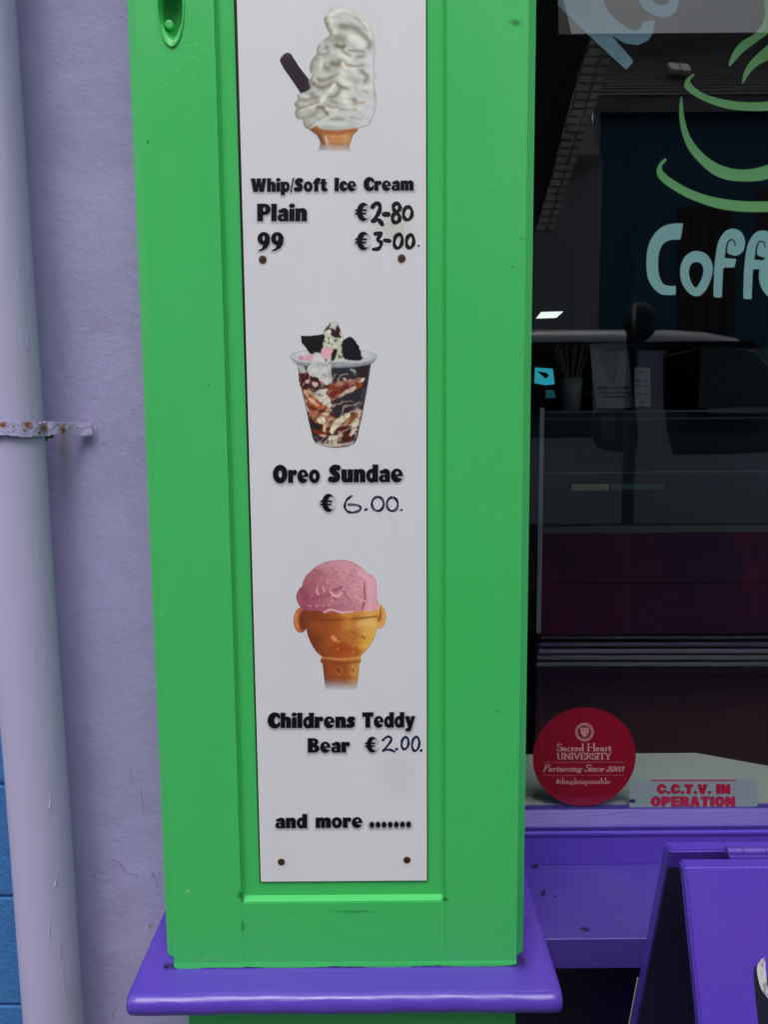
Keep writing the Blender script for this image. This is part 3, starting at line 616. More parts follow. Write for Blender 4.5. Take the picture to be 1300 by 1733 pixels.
# ================================================================== MENU SIGN
SY = .0068; sgX0, sgX1, sgZ = -.2033, .0648, .6585
ms = empty('menu_sign', (-.07, .01, .66), 'tall narrow white ice cream price board screwed in the green panel', 'sign')
bm = bmesh.new(); prism(bm, [(sgX0 - .0020, SY + .0012, sgZ - .0008), (sgX1 + .0013, SY + .0012, sgZ - .0008), (sgX1 + .0016, SY + .0012, 2.4), (sgX0 - .0058, SY + .0012, 2.4), (sgX0 - .0045, SY + .0012, 1.95), (sgX0 - .0030, SY + .0012, 1.3)], (0, .0022, 0)); frombm('gap_sheet', bm, M_black, ms)  # black sheet stands in for the dark gap beside the white face
box('face_sheet', (sgX0, SY, sgZ), (sgX1, SY + .0011, 2.40), M_white, ms, .0003, 1)
PY = SY - .0003
for px, py in ((444.5, 439.5), (679.9, 437.7), (476, 1459), (689, 1455.7)):
    c = at(px, py, SY)
    bm = bmesh.new(); n_ = 28; cs = [(.0082, -.0002), (.0066, -.0005), (.0063, .0004)]; prevr = None
    for rr, yy in cs:
        ring = [bm.verts.new((c.x + rr * math.cos(2 * math.pi * k / n_), SY + yy, c.z + rr * math.sin(2 * math.pi * k / n_))) for k in range(n_)]
        if prevr:
            for k in range(n_): bm.faces.new((prevr[k], prevr[(k + 1) % n_], ring[(k + 1) % n_], ring[k]))
        prevr = ring
    rim = frombm('screw_washer', bm, M_rim, ms)
    bm = bmesh.new(); NA = 24
    cyl(bm, (c.x, SY + .0005, c.z), (c.x, SY - .0006, c.z), .0061, .0056, NA); cyl(bm, (c.x, SY - .0006, c.z), (c.x, SY - .0012, c.z), .0056, .0035, NA)
    s_ = frombm('screw', bm, M_screw, ms)
    bm = bmesh.new(); a0 = random.random() * 1.5
    for q in (0, math.pi / 2):
        d = Vector((math.cos(a0 + q), 0, math.sin(a0 + q))); w = Vector((-d.z, 0, d.x)) * .0006
        pts = [Vector((c.x, SY - .00125 - (.00005 if q else 0), c.z)) + d * .0026 * e + w * f for e, f in ((-1, -1), (1, -1), (1, 1), (-1, 1))]
        prism(bm, pts, (0, .0004, 0))
    frombm('screw_slot', bm, M_black, s_)

INK = (13, 14, 19)
# ---- lettering
SHW = (.6, 2.0, 2.2, .25)
def words(y0, y1, items):
    for it in items: textpart('lettering', it[1] - 2, y0, it[2] + 2, y1, [it]).build('lettering', PY, ms)
def textpart(name, x0, y0, x1, y1, items, step=.55):
    p = Print(x0 - 8, y0 - 8, x1 + 8, y1 + 10, step)
    for (t, a, b, bs, cap, *e) in items: letters(p, HEAVY, t, a, b, bs, cap, INK, e[0] if e else None, shadow=SHW)
    return p
words(296, 332, [('Whip/Soft', 424.5, 553, 324.5, 22.5, 323.7), ('Ice', 566.5, 602.5, 323.4, 22.5, 323), ('Cream', 615.5, 700, 322.8, 22.5, 322)])
words(340, 380, [('Plain', 435.5, 519, 374, 29), ('\u20ac', 602.5, 622.5, 373.3, 29.5)])
words(388, 430, [('99', 436, 480, 423.5, 30), ('\u20ac', 602.5, 622.5, 422.5, 29.5)])
words(784, 822, [('Oreo', 462, 541, 817, 29.3, 816.7), ('Sundae', 557, 681.6, 816.2, 29.5, 815.3)])
words(832, 868, [('\u20ac', 543.5, 563.5, 865.5, 29)])
words(1202, 1240, [('Childrens', 453, 601, 1232, 25.5, 1231.6), ('Teddy', 613.5, 702.5, 1231.2, 25.5, 1230.6)])
words(1246, 1276, [('Bear', 521, 591.5, 1273.5, 24, 1273.3), ('\u20ac', 619, 636.8, 1273, 25.5)])
p = textpart('lettering', 462, 1374, 698, 1404, [('and', 466, 519.5, 1401.5, 23.5, 1401.2), ('more', 534.5, 613, 1401, 23.5, 1400.6)]); 
D = np.full(p.X.shape, 1e9)
for k in range(7): D = np.minimum(D, sd_ell(p.X, p.Y, 629.5 + 10.35 * k, 1396 - .12 * k, 4, 5))
p.over(np.exp(-np.maximum(np.roll(D, 3, 0), 0) ** 2 / 9) * .35, (96, 98, 104)); p.fill(D, INK); p.build('lettering', PY, ms)
# ---- felt-pen prices
def ov(cx, cy, rx, ry, a=0, o=-100): return [(cx + rx * math.cos(R(t + o)) * math.cos(a) - ry * math.sin(R(t + o)) * math.sin(a), cy + rx * math.cos(R(t + o)) * math.sin(a) + ry * math.sin(R(t + o)) * math.cos(a)) for t in range(0, 371, 15)]
def pen(p, ox, oy, k, strokes, col, light=None, seed=1):
    for r_, pts, *f in strokes:
        P = np.array(cr(pts, 5, False) if len(pts) > 2 and len(pts) < 15 else pts, float); Q = np.stack([ox + P[:, 0] * k, oy + P[:, 1] * k], 1)
        n_ = len(Q); rr = r_ * k * (1 + .18 * np.sin(np.arange(n_) * .9 + seed)); D = sd_path(p.X, p.Y, Q, rr)
        p.fill(D, col)
        if light:
            nz = vnoise(p.X, p.Y, 9, seed); a = np.clip(.5 - D / .8, 0, 1) * np.clip((nz - .5) * 3, 0, .55); p.over(a, light)
p = Print(596, 336, 719, 432, .55); p.over(np.exp(-(((p.X - 668) / 30) ** 2 + ((p.Y - 385) / 26) ** 2) ** 1.4) * (.30 + .22 * vnoise(p.X, p.Y, 30, 3)), (196, 196, 178))
p.build('faded_patch', PY + .0001, ms)
p = Print(618, 336, 719, 432, .55)
k_ = .2615
pen(p, 400, 280, k_, [(13, [(882, 268), (903, 244), (930, 262), (922, 305), (885, 360)]), (13, [(885, 358), (920, 352), (945, 382)]), (14, [(958, 316), (982, 316)]),
    (12, ov(1038, 272, 22, 26)), (12, ov(1034, 340, 24, 30)), (11, ov(1110, 310, 28, 42, .1)),
    (11, [(900, 442), (938, 438), (915, 480), (938, 500), (925, 535), (885, 542)]), (11, [(962, 484), (992, 488)]), (11, ov(1048, 490, 26, 45, .15)), (11, ov(1125, 492, 24, 42, .1))], (26, 25, 28))
p.fill(sd_ell(p.X, p.Y, 708.5, 416, 2, 2), (80, 84, 96)); p.build('handwritten_price', PY - .0001, ms)
p = Print(576, 832, 690, 874, .5)
pen(p, 420, 760, .246, [(7.5, [(712, 322), (678, 350), (664, 392), (680, 425), (715, 436), (760, 425), (774, 402), (745, 384), (690, 382)]), (9, [(805, 418), (815, 415)]),
    (8, ov(892, 377, 41, 48)), (8, ov(992, 379, 38, 47)), (8, [(1052, 420), (1056, 419)])], (26, 24, 48), (105, 105, 135), 5)
p.build('handwritten_price', PY - .0001, ms)
p = Print(640, 1238, 722, 1282, .5)
pen(p, 420, 1180, .246, [(7.5, [(928, 295), (955, 272), (985, 280), (975, 312), (930, 368)]), (7.5, [(930, 366), (970, 360), (1008, 374)]), (8, [(1020, 358), (1024, 357)]),
    (8, ov(1080, 316, 24, 42, .15)), (8, ov(1153, 321, 25, 48, .12)), (8, [(1190, 367), (1193, 366)])], (16, 16, 38), (50, 50, 90), 8)
p.build('handwritten_price', PY - .0001, ms)
p = Print(610, 1240, 719, 1380, 1.2); p.over(np.exp(-(((p.X - 668) / 34) ** 2 + ((p.Y - 1308) / 42) ** 2) ** 1.3) * (.04 + .12 * vnoise(p.X, p.Y, 40, 9)), (176, 178, 198)); p.build('ink_smear', PY + .0001, ms)

# ---- picture 1: whipped ice cream with a chocolate flake
p = Print(462, 0, 652, 262, .75); p.frame(460, 0, .1558); U, V = p.U, p.V
nz = vnoise(U, V, 120, 21); nf = vnoise(U, V, 30, 22)
flake = sd_poly(U, V, [(85, 660), (95, 630), (130, 588), (150, 580), (168, 570), (205, 582), (300, 730), (425, 890), (410, 980), (318, 1020), (240, 900), (130, 745)]) * p.q
p.fill(flake, (44, 35, 44)); p.tint(sd_path(U, V, [(110, 620), (170, 590), (200, 600)], 1), (74, 56, 58), .7, 22); p.tint(sd_path(U, V, [(180, 700), (330, 920)], 1), (32, 24, 34), .6, 30)
cone = sd_poly(U, V, cr([(412, 1402), (480, 1355), (560, 1400), (700, 1412), (860, 1395), (942, 1372), (930, 1420), (885, 1465), (862, 1530), (845, 1590), (838, 1680), (520, 1680), (516, 1590), (528, 1555), (492, 1470), (430, 1424)], 6)) * p.q
fade = np.clip((1650 - V) / 110, 0, 1)
p.over(np.clip(.5 - cone / .8, 0, 1) * fade, (176, 122, 74))
for pts, w, c, a in (([(430, 1400), (500, 1440), (560, 1600)], 45, (92, 58, 40), .85), ([(500, 1425), (700, 1450), (900, 1410)], 26, (140, 82, 44), .8), ([(580, 1490), (600, 1560), (620, 1640)], 16, (205, 180, 150), .9),
                     ([(560, 1490), (570, 1600)], 16, (120, 84, 66), .7), ([(800, 1480), (790, 1640)], 26, (188, 140, 98), .7), ([(640, 1480), (820, 1480)], 10, (196, 150, 104), .6), ([(540, 1590), (820, 1600)], 20, (178, 150, 132), .6), ([(900, 1400), (870, 1480)], 14, (140, 92, 56), .6)):
    a_ = np.exp(-np.maximum(sd_path(U, V, pts, 1), 0) ** 2 / (w * w)) * a * (cone < 0); p.C = p.C * (1 - a_[..., None]) + np.array(lin(c)) * KPRINT * a_[..., None]
body = sd_poly(U, V, cr([(640, 92), (740, 76), (880, 115), (1000, 190), (1085, 300), (1135, 440), (1145, 560), (1130, 690), (1145, 820), (1135, 930), (1158, 1050), (1145, 1200), (1105, 1300), (1040, 1362), (900, 1392), (700, 1412), (560, 1402), (505, 1380), (480, 1362), (445, 1385), (400, 1402), (350, 1368), (335, 1300), (272, 1282), (250, 1225), (268, 1180), (246, 1130), (280, 1080), (278, 1035), (330, 1012), (415, 965), (400, 880), (438, 830), (415, 770), (415, 700), (440, 640), (488, 580), (490, 520), (540, 450), (625, 378), (600, 310), (567, 220), (590, 150)], 6)) * p.q
edge = np.clip((U - 930) / 200, 0, 1); soft = .8 + 7 * edge
ba = np.clip(.5 - body / soft - edge ** 1.5 * .62, 0, 1); inside = ba > .3
shade = (.5 + .5 * np.clip((U - 350) / 700, 0, 1))[..., None]
basec = np.array(lin((160, 158, 138))) * (1 - shade) + np.array(lin((190, 192, 190))) * shade
p.over(ba, basec * KPRINT * (1 + .30 * (vnoise(U * .5 + V * .25, V - U * .2, 85, 24, 2) - .5) * (1 - .5 * edge) - .10 * np.exp(-((vnoise(U * .45 + V * .2, V - U * .25, 105, 25, 2) - .5) / .035) ** 2) * (1 - edge))[..., None])
D1, D2, D3, L1, Og = (120, 115, 98), (88, 80, 58), (130, 129, 114), (212, 212, 198), (168, 138, 88)
def soft_(pts, w, c, a):
    d_ = sd_path(U + (nf - .5) * 16, V + (nz - .5) * 16, cr(pts, 5, False) if len(pts) > 2 else pts, 1); a_ = np.exp(-np.maximum(d_, 0) ** 2 / (w * w * 1.35)) * a * inside
    p.C = p.C * (1 - a_[..., None]) + np.array(lin(c)) * KPRINT * a_[..., None]
for s_ in ([(575, 200), (600, 300), (640, 370)], 24, D3, .8), ([(500, 500), (440, 660), (425, 760)], 26, D3, .8), ([(270, 1060), (262, 1140), (275, 1260), (350, 1350)], 24, D3, .85), ([(350, 1360), (420, 1392), (480, 1350)], 20, D3, .7), \
    ([(590, 250), (640, 340), (700, 390)], 26, D3, .7), ([(760, 288), (880, 300), (980, 370), (1050, 440), (1062, 510)], 30, D1, .85), ([(700, 400), (800, 410)], 28, D3, .8), ([(600, 420), (680, 450), (780, 440)], 30, D3, .6), \
    ([(700, 495), (745, 512), (785, 500)], 22, D2, .95), ([(590, 505), (600, 520)], 20, D1, .8), ([(490, 580), (560, 595), (620, 560)], 16, D1, .7), ([(660, 690), (700, 700), (735, 690)], 34, D2, .8), ([(580, 725), (610, 745)], 30, D3, .9), \
    ([(805, 708), (850, 716)], 15, Og, .9), ([(850, 716), (990, 712)], 12, D1, .7), ([(430, 830), (520, 868), (620, 850), (740, 800)], 20, D1, .8), ([(450, 900), (520, 945), (600, 935), (660, 905)], 24, D2, .75), ([(410, 870), (420, 950)], 18, D1, .8), \
    ([(700, 905), (760, 945), (840, 962)], 15, D2, .85), ([(975, 775), (1032, 830), (1015, 885)], 26, D1, .8), ([(840, 880), (930, 890)], 26, D3, .6), ([(930, 618), (1005, 608)], 24, D1, .7), ([(840, 545), (920, 552), (1000, 562)], 12, D1, .8), ([(760, 520), (790, 570), (850, 600)], 13, D1, .7), \
    ([(590, 1050), (680, 1045), (745, 960)], 20, D1, .85), ([(890, 1085), (905, 1120)], 30, D1, .8), ([(955, 1125), (1010, 1112)], 10, Og, .8), ([(500, 1160), (555, 1172), (600, 1228)], 20, D2, .9), ([(300, 1090), (400, 1080), (500, 1050)], 15, D1, .7), ([(430, 1020), (480, 1070)], 22, D3, .9), \
    ([(290, 1178), (400, 1150), (520, 1105)], 14, D1, .7), ([(340, 1285), (440, 1250), (520, 1180)], 22, D3, .7), ([(640, 1290), (760, 1300)], 20, D3, .8), ([(860, 1278), (960, 1305)], 12, D1, .6), ([(640, 1095), (700, 1110)], 22, D1, .7), ([(400, 1385), (500, 1310), (620, 1262)], 14, D1, .6), \
    ([(620, 1150), (760, 1190), (900, 1190)], 12, D3, .7), ([(1130, 790), (1142, 880)], 14, D3, .5), ([(1110, 1010), (1150, 1090)], 14, D3, .5), ([(990, 980), (1040, 1010)], 14, D1, .6), ([(560, 1380), (700, 1395), (900, 1370)], 16, (150, 156, 146), .7), \
    ([(700, 108), (645, 170), (655, 290)], 24, L1, .7), ([(740, 112), (900, 155), (1020, 255), (1090, 400)], 34, L1, .6), ([(790, 140), (930, 210), (1030, 330)], 10, D3, .5), ([(860, 400), (935, 425), (975, 480)], 38, L1, .9), ([(680, 330), (690, 360)], 20, L1, .8), ([(720, 565), (780, 610), (860, 640)], 20, L1, .8), \
    ([(770, 690), (800, 735), (900, 745)], 14, L1, .9), ([(540, 640), (528, 760)], 20, L1, .7), ([(760, 800), (775, 870), (850, 925)], 36, L1, .85), ([(685, 915), (600, 1020), (540, 1100)], 18, L1, .9), ([(790, 1040), (800, 1100), (860, 1160)], 34, L1, .8), ([(330, 1195), (450, 1152), (545, 1120)], 10, L1, .7), \
    ([(590, 1180), (700, 1195)], 14, L1, .8), ([(440, 1380), (560, 1292), (690, 1252)], 13, L1, .7), ([(500, 1330), (700, 1350), (930, 1320)], 26, (188, 196, 190), .6), ([(460, 840), (490, 900)], 14, L1, .6), ([(1060, 640), (1100, 760)], 40, (196, 198, 202), .7), ([(960, 960), (1080, 940)], 26, L1, .5), ([(330, 1030), (390, 1050)], 14, L1, .5): soft_(*s_)
lay = .5 + .5 * np.sin((V - .28 * (U - 650) + 26 * np.sin(U / 95.) + (n1_ := vnoise(U, V, 130, 26, 2)) * 150) / 19.)
p.C *= np.where(inside & (V < 1390), 1 - .16 * lay ** 3 * (1 - .6 * edge), 1)[..., None]
def blur(A, n_=1):
    for _ in range(n_):
        A = (A + np.roll(A, 1, 0) + np.roll(A, -1, 0)) / 3; A = (A + np.roll(A, 1, 1) + np.roll(A, -1, 1)) / 3
    return A
wt_ = (p.A > .02).astype(float); p.C = np.where((wt_ > 0)[..., None], blur(p.C * wt_[..., None], 2) / np.maximum(blur(wt_, 2), .05)[..., None], p.C)
p.build('ice_cream_print', PY, ms, label='printed picture of whipped ice cream cone with chocolate flake')

# ---- picture 2: sundae in a plastic cup
p = Print(486, 542, 642, 762, .75); p.frame(440, 520, .2); U, V = p.U, p.V
n1 = vnoise(U, V, 150, 31); n2 = vnoise(U, V, 60, 32); n3 = vnoise(U, V, 22, 33)
q = p.q
cup = sd_poly(U, V, [(312, 470), (330, 560), (352, 700), (382, 820), (410, 960), (436, 1060), (445, 1105), (470, 1148), (560, 1180), (645, 1190), (745, 1178), (805, 1145), (828, 1095), (838, 1030), (862, 930), (890, 780), (915, 640), (940, 470)]) * q
p.fill(sd_ell(U, V, 622, 415, 368, 68) * q, (172, 175, 177), .95); p.fill(sd_ell(U, V, 622, 408, 330, 50) * q, (184, 187, 190), .9)
p.fill(cup, (40, 32, 34))
W = (U - 620) * .8 + (V - 800) * .62 + (n1 - .5) * 330 + (n2 - .5) * 90; band = .5 + .5 * np.sin(W / 33)
inc = (cup < -1)
def zone(a, c): p.over(np.clip(a, 0, 1) * inc, c)
left = np.clip((640 - U) / 60, 0, 1) * np.clip((V - 640) / 60, 0, 1); low = np.clip((V - 860) / 60, 0, 1)
m_ = np.maximum(left, low)
zone(m_ * np.clip((band - .25) * 5, 0, 1), (92, 34, 20)); zone(m_ * np.clip((band - .55) * 6, 0, 1), (140, 72, 42)); zone(m_ * np.clip((band - .78) * 8, 0, 1), (196, 180, 152))
zone(np.clip((n3 - .58) * 8, 0, 1) * low * .7, (36, 28, 28))
def bl(pts, c, al=1, aa=1.3): p.fill(sd_poly(U + (n3 - .5) * 20, V + (n2 - .5) * 26, cr(pts, 5)) * q, c, al, aa)
bl([(330, 560), (430, 560), (540, 600), (610, 660), (560, 720), (440, 720), (350, 680)], (62, 24, 24))
bl([(600, 500), (760, 520), (850, 560), (800, 620), (640, 640), (600, 590)], (42, 45, 52)); bl([(620, 640), (760, 620), (870, 640), (830, 690), (700, 720), (620, 760), (570, 700)], (142, 60, 34))
bl([(590, 700), (760, 650), (840, 650), (780, 720), (700, 780), (640, 830), (590, 790)], (112, 44, 30)); bl([(640, 820), (690, 730), (790, 675), (810, 690), (730, 740), (680, 790), (655, 838)], (186, 160, 150))
bl([(600, 820), (760, 720), (860, 700), (850, 800), (800, 880), (680, 930), (620, 900)], (42, 42, 50)); bl([(470, 740), (500, 700), (570, 685), (560, 730), (590, 770), (600, 850), (540, 850), (490, 790)], (196, 194, 180))
bl([(365, 690), (420, 740), (480, 790), (580, 850), (600, 870), (500, 860), (420, 830), (380, 760)], (166, 84, 48)); bl([(385, 700), (420, 760), (500, 830), (440, 810), (395, 760)], (206, 170, 136))
bl([(400, 820), (500, 860), (590, 880), (540, 900), (430, 880)], (104, 36, 22)); bl([(420, 870), (500, 890), (570, 930), (540, 980), (470, 980), (430, 920)], (168, 104, 72), .9); bl([(480, 940), (540, 930), (560, 970), (500, 980)], (206, 200, 176))
bl([(600, 1010), (640, 950), (740, 900), (760, 910), (690, 980), (640, 1050), (605, 1068), (590, 1040)], (206, 196, 168)); bl([(560, 920), (620, 930), (620, 980), (580, 1010), (560, 970)], (150, 104, 80)); bl([(700, 970), (800, 900), (840, 900), (780, 980), (720, 1000)], (140, 92, 70))
bl([(790, 960), (835, 930), (830, 1000), (780, 1080), (760, 1090), (770, 1020)], (204, 190, 168)); bl([(640, 1030), (720, 1000), (770, 1010), (760, 1070), (660, 1075), (620, 1070)], (74, 26, 20)); bl([(440, 1020), (500, 1040), (560, 1060), (540, 1080), (460, 1060)], (112, 40, 24))
bl([(450, 1070), (530, 1080), (580, 1120), (560, 1160), (480, 1140)], (44, 34, 36)); bl([(590, 1090), (660, 1090), (650, 1150), (590, 1150)], (206, 198, 176)); bl([(665, 1090), (760, 1090), (800, 1110), (760, 1140), (660, 1150)], (70, 28, 24)); bl([(480, 1140), (600, 1160), (700, 1150), (800, 1130), (740, 1172), (560, 1176)], (190, 184, 170), .7)
bl([(500, 1075), (560, 1080), (540, 1095)], (216, 170, 168)); bl([(320, 490), (360, 500), (390, 550), (350, 560), (330, 540)], (178, 180, 172)); bl([(760, 520), (800, 530), (815, 555), (780, 545)], (150, 154, 150)); bl([(830, 620), (880, 605), (870, 630), (840, 640)], (206, 206, 196)); bl([(640, 640), (720, 620), (860, 600), (840, 625), (720, 650), (640, 665)], (150, 110, 96))
bl([(385, 620), (425, 620), (420, 650), (395, 645)], (190, 160, 156)); bl([(445, 630), (490, 635), (480, 670), (450, 665)], (196, 170, 160)); bl([(800, 820), (850, 810), (830, 880), (790, 890)], (90, 92, 96)); bl([(860, 700), (900, 690), (880, 800), (860, 850)], (60, 62, 66), .8)
p.fill(np.abs(sd_poly(U, V, [(318, 480), (352, 700), (410, 960), (440, 1090), (560, 1178), (745, 1176), (828, 1090), (890, 780), (935, 480)]) * q + 1.0) - .35, (122, 124, 128), .55, 1.2)
# rim front, then what stands above it
p.fill(sd_poly(U, V, cr([(250, 410), (330, 455), (480, 475), (620, 482), (780, 474), (930, 445), (990, 405), (965, 460), (935, 480), (800, 505), (620, 512), (440, 505), (310, 480)], 5)) * q, (150, 154, 158), .85)
p.fill(sd_path(U, V, cr([(255, 412), (340, 452), (480, 474), (620, 480), (780, 472), (920, 445), (985, 405)], 6, False), 3) * q, (196, 198, 200), .9); p.fill(sd_path(U, V, cr([(310, 478), (440, 500), (620, 508), (800, 500), (935, 474)], 6, False), 2.5) * q, (96, 100, 106), .8)
bl([(318, 420), (345, 408), (368, 425), (355, 448), (325, 442)], (190, 130, 152)); bl([(370, 420), (400, 395), (445, 405), (440, 440), (385, 455)], (200, 150, 166))
bl([(535, 230), (600, 200), (690, 230), (700, 280), (700, 360), (740, 440), (600, 455), (520, 400), (525, 320)], (178, 180, 158))
for k in range(40):
    a, b = random.uniform(540, 720), random.uniform(240, 450); p.fill(sd_ell(U, V, a, b, random.uniform(5, 14), random.uniform(5, 16)) * q, (46, 42, 42) if random.random() < .6 else (206, 206, 190), .8)
bl([(345, 250), (380, 240), (540, 236), (536, 300), (520, 380), (460, 405), (410, 380), (365, 310)], (24, 23, 25)); bl([(690, 300), (720, 265), (765, 248), (810, 290), (850, 360), (862, 415), (880, 430), (840, 445), (720, 440), (700, 380)], (24, 23, 25))
bl([(545, 200), (570, 155), (610, 132), (660, 140), (680, 190), (690, 250), (640, 250), (580, 235), (545, 215)], (186, 184, 178)); bl([(540, 210), (580, 150), (600, 140), (590, 175), (640, 190), (690, 250), (620, 250), (570, 200)], (48, 26, 28)); bl([(650, 150), (680, 190), (665, 235), (640, 200)], (50, 30, 32))
bl([(575, 190), (600, 200), (590, 225), (570, 215)], (200, 196, 186)); bl([(600, 440), (610, 370), (650, 355), (650, 400), (620, 455)], (34, 30, 32)); bl([(512, 390), (545, 345), (610, 345), (608, 395), (565, 442), (530, 425)], (206, 152, 168))
bl([(410, 500), (440, 470), (450, 400), (500, 390), (530, 430), (560, 470), (600, 480), (600, 540), (608, 620), (570, 655), (520, 630), (490, 590), (440, 585), (400, 550)], (192, 192, 188)); p.tint(sd_path(U, V, [(480, 480), (590, 490)], 1), (150, 152, 152), .6, 18); p.tint(sd_path(U, V, [(580, 540), (600, 640)], 1), (150, 140, 138), .5, 16)
p.fill(sd_path(U, V, cr([(440, 470), (520, 478), (620, 480)], 4, False), 2) * q, (168, 172, 174), .7)
st_ = (U * .55 + V * .84 + (n1 - .5) * 260 + (n2 - .5) * 70) / 12.5; sk = np.sin(st_); ok_ = (cup < -1.5) & (V > 560)
p.over(np.clip((sk - .55) * 3, 0, .55) * ok_ * np.clip((n2 - .35) * 4, 0, 1), (66, 26, 18)); p.over(np.clip((-sk - .72) * 4, 0, .55) * ok_ * np.clip((n1 - .42) * 5, 0, 1), (206, 186, 160))
tt = 1 + .5 * (vnoise(U, V, 16, 61, 3) - .5) + .3 * (vnoise(U, V, 45, 62, 2) - .5); p.C *= np.where(cup < 0, tt * .92, 1 + (tt - 1) * .5)[..., None]; wt_ = (p.A > .02).astype(float); p.C = np.where((wt_ > 0)[..., None], blur(p.C * wt_[..., None], 1) / np.maximum(blur(wt_, 1), .05)[..., None], p.C)
p.build('sundae_print', PY, ms, label='printed picture of chocolate cookie sundae in clear cup')

# ---- picture 3: pink scoop in a bear-eared wafer cup
p = Print(494, 944, 656, 1172, .75); p.frame(460, 920, .1846); U, V = p.U, p.V; q = p.q
n1 = vnoise(U, V, 110, 41); n2 = vnoise(U, V, 36, 42); n3 = vnoise(U, V, 12, 43, 3)
fade = np.clip((1345 - V) / 130, 0, 1)
def wcol():
    t = np.clip((U - 320) / 640 + (n1 - .5) * .5, 0, 1)[..., None]; a, b, c = [np.array(lin(x)) for x in ((112, 54, 30), (158, 82, 36), (206, 160, 78))]
    return np.where(t < .5, a + (b - a) * t * 2, b + (c - b) * (t * 2 - 1)) * KPRINT * (1 + (n3 - .5) * .35 + (n2 - .5) * .2)[..., None]
WC = wcol()
p.fill(sd_ell(U, V, 268, 700, 68, 116, .05) * q, (172, 96, 52)); p.tint(sd_ell(U, V, 296, 700, 36, 84, .1), (104, 44, 34), .95, 14); p.tint(sd_path(U, V, [(225, 640), (215, 700), (240, 770)], 1), (196, 126, 74), .7, 12)
p.fill(sd_ell(U, V, 985, 670, 60, 108, .0) * q, (206, 148, 70)); p.tint(sd_ell(U, V, 982, 650, 16, 52), (158, 82, 30), .9, 14)
stem = sd_poly(U, V, [(460, 1060), (475, 1180), (492, 1350), (780, 1350), (795, 1200), (806, 1060)]) * q
p.over(np.clip(.5 - stem / .8, 0, 1) * fade, WC * .92)
bowl = sd_poly(U, V, cr([(318, 600), (640, 610), (968, 590), (965, 700), (960, 780), (930, 880), (870, 970), (815, 1030), (818, 1070), (790, 1095), (640, 1100), (470, 1095), (445, 1075), (455, 1035), (400, 980), (345, 880), (318, 780)], 6)) * q
p.over(np.clip(.5 - bowl / .8, 0, 1), WC)
def ts(pts, w, c, a):
    d_ = sd_path(U, V, cr(pts, 5, False) if len(pts) > 2 else pts, 1); a_ = np.exp(-np.maximum(d_, 0) ** 2 / (w * w)) * a * (p.A > .2); p.C = p.C * (1 - a_[..., None]) + np.array(lin(c)) * KPRINT * a_[..., None]
ts([(330, 690), (330, 800), (400, 960)], 34, (112, 56, 30), .7); ts([(320, 690), (640, 698), (960, 668)], 9, (112, 52, 28), .8); ts([(640, 650), (960, 630)], 14, (200, 138, 70), .7); ts([(800, 740), (900, 720), (940, 740)], 30, (214, 178, 112), .6); ts([(690, 700), (760, 760)], 40, (196, 134, 60), .5)
ts([(600, 960), (700, 960), (760, 990)], 55, (148, 60, 26), .75); ts([(560, 860), (580, 880)], 16, (222, 160, 120), .7); ts([(600, 800), (760, 840)], 40, (160, 88, 36), .4); ts([(830, 850), (850, 870)], 14, (120, 66, 30), .7); ts([(830, 940), (940, 840)], 30, (214, 160, 50), .5)
ts([(450, 1040), (640, 1062), (812, 1040)], 9, (206, 140, 80), .7); ts([(450, 1082), (640, 1098), (812, 1082)], 9, (118, 60, 30), .8); ts([(400, 970), (500, 1040)], 14, (120, 60, 28), .6); ts([(480, 1110), (500, 1300)], 20, (104, 52, 28), .8); ts([(520, 1110), (560, 1290)], 40, (140, 66, 36), .6)
ts(ov(612, 1165, 28, 36)[:20], 7, (190, 120, 62), .4); ts(ov(740, 1165, 30, 32)[:18], 7, (206, 158, 90), .4); ts([(610, 1150), (615, 1175)], 16, (110, 48, 26), .8); ts([(740, 1160), (748, 1170)], 12, (150, 92, 44), .7); ts([(650, 1120), (680, 1150), (660, 1240), (650, 1330)], 8, (128, 70, 36), .7); ts([(685, 1180), (690, 1320)], 7, (150, 92, 50), .7)
for k in range(46): a, b = random.uniform(590, 930), random.uniform(790, 1010); ts([(a, b), (a + 2, b + 3)], random.uniform(3, 8), random.choice([(140, 70, 30), (212, 150, 70)]), .5)
scoop = sd_poly(U + (n2 - .5) * 14, V + (n2 - .5) * 14, cr([(262, 580), (225, 500), (230, 460), (250, 405), (275, 395), (305, 310), (360, 250), (440, 190), (530, 158), (640, 150), (740, 168), (830, 225), (880, 275), (925, 290), (955, 350), (962, 440), (970, 540), (990, 590), (960, 612), (880, 618), (800, 620), (740, 635), (700, 618), (640, 638), (560, 622), (500, 640), (430, 615), (330, 612)], 6)) * q
t = np.clip((U - 260) / 640 - (V - 320) / 1400 + (n1 - .5) * .35, 0, 1)[..., None]
SC = (np.array(lin((150, 82, 96))) * (1 - t) + np.array(lin((206, 150, 160))) * t) * KPRINT * (1 + (n3 - .5) * .22 + (n2 - .5) * .22)[..., None]
p.over(np.clip(.5 - scoop / .8, 0, 1), SC)
ts([(430, 260), (360, 340), (330, 420)], 50, (150, 84, 98), .5); ts([(440, 200), (640, 175), (800, 240)], 36, (196, 140, 150), .5); ts([(856, 350), (850, 440), (856, 500), (830, 600)], 9, (150, 52, 74), .9); ts([(800, 270), (870, 330), (900, 480), (900, 600)], 26, (210, 162, 172), .6)
ts([(270, 420), (300, 500), (310, 600)], 24, (128, 58, 76), .7); ts([(240, 500), (262, 580)], 14, (150, 76, 90), .6); ts([(300, 470), (400, 500), (520, 470)], 26, (140, 72, 88), .6); ts([(330, 560), (500, 590), (640, 570)], 24, (150, 78, 96), .5)
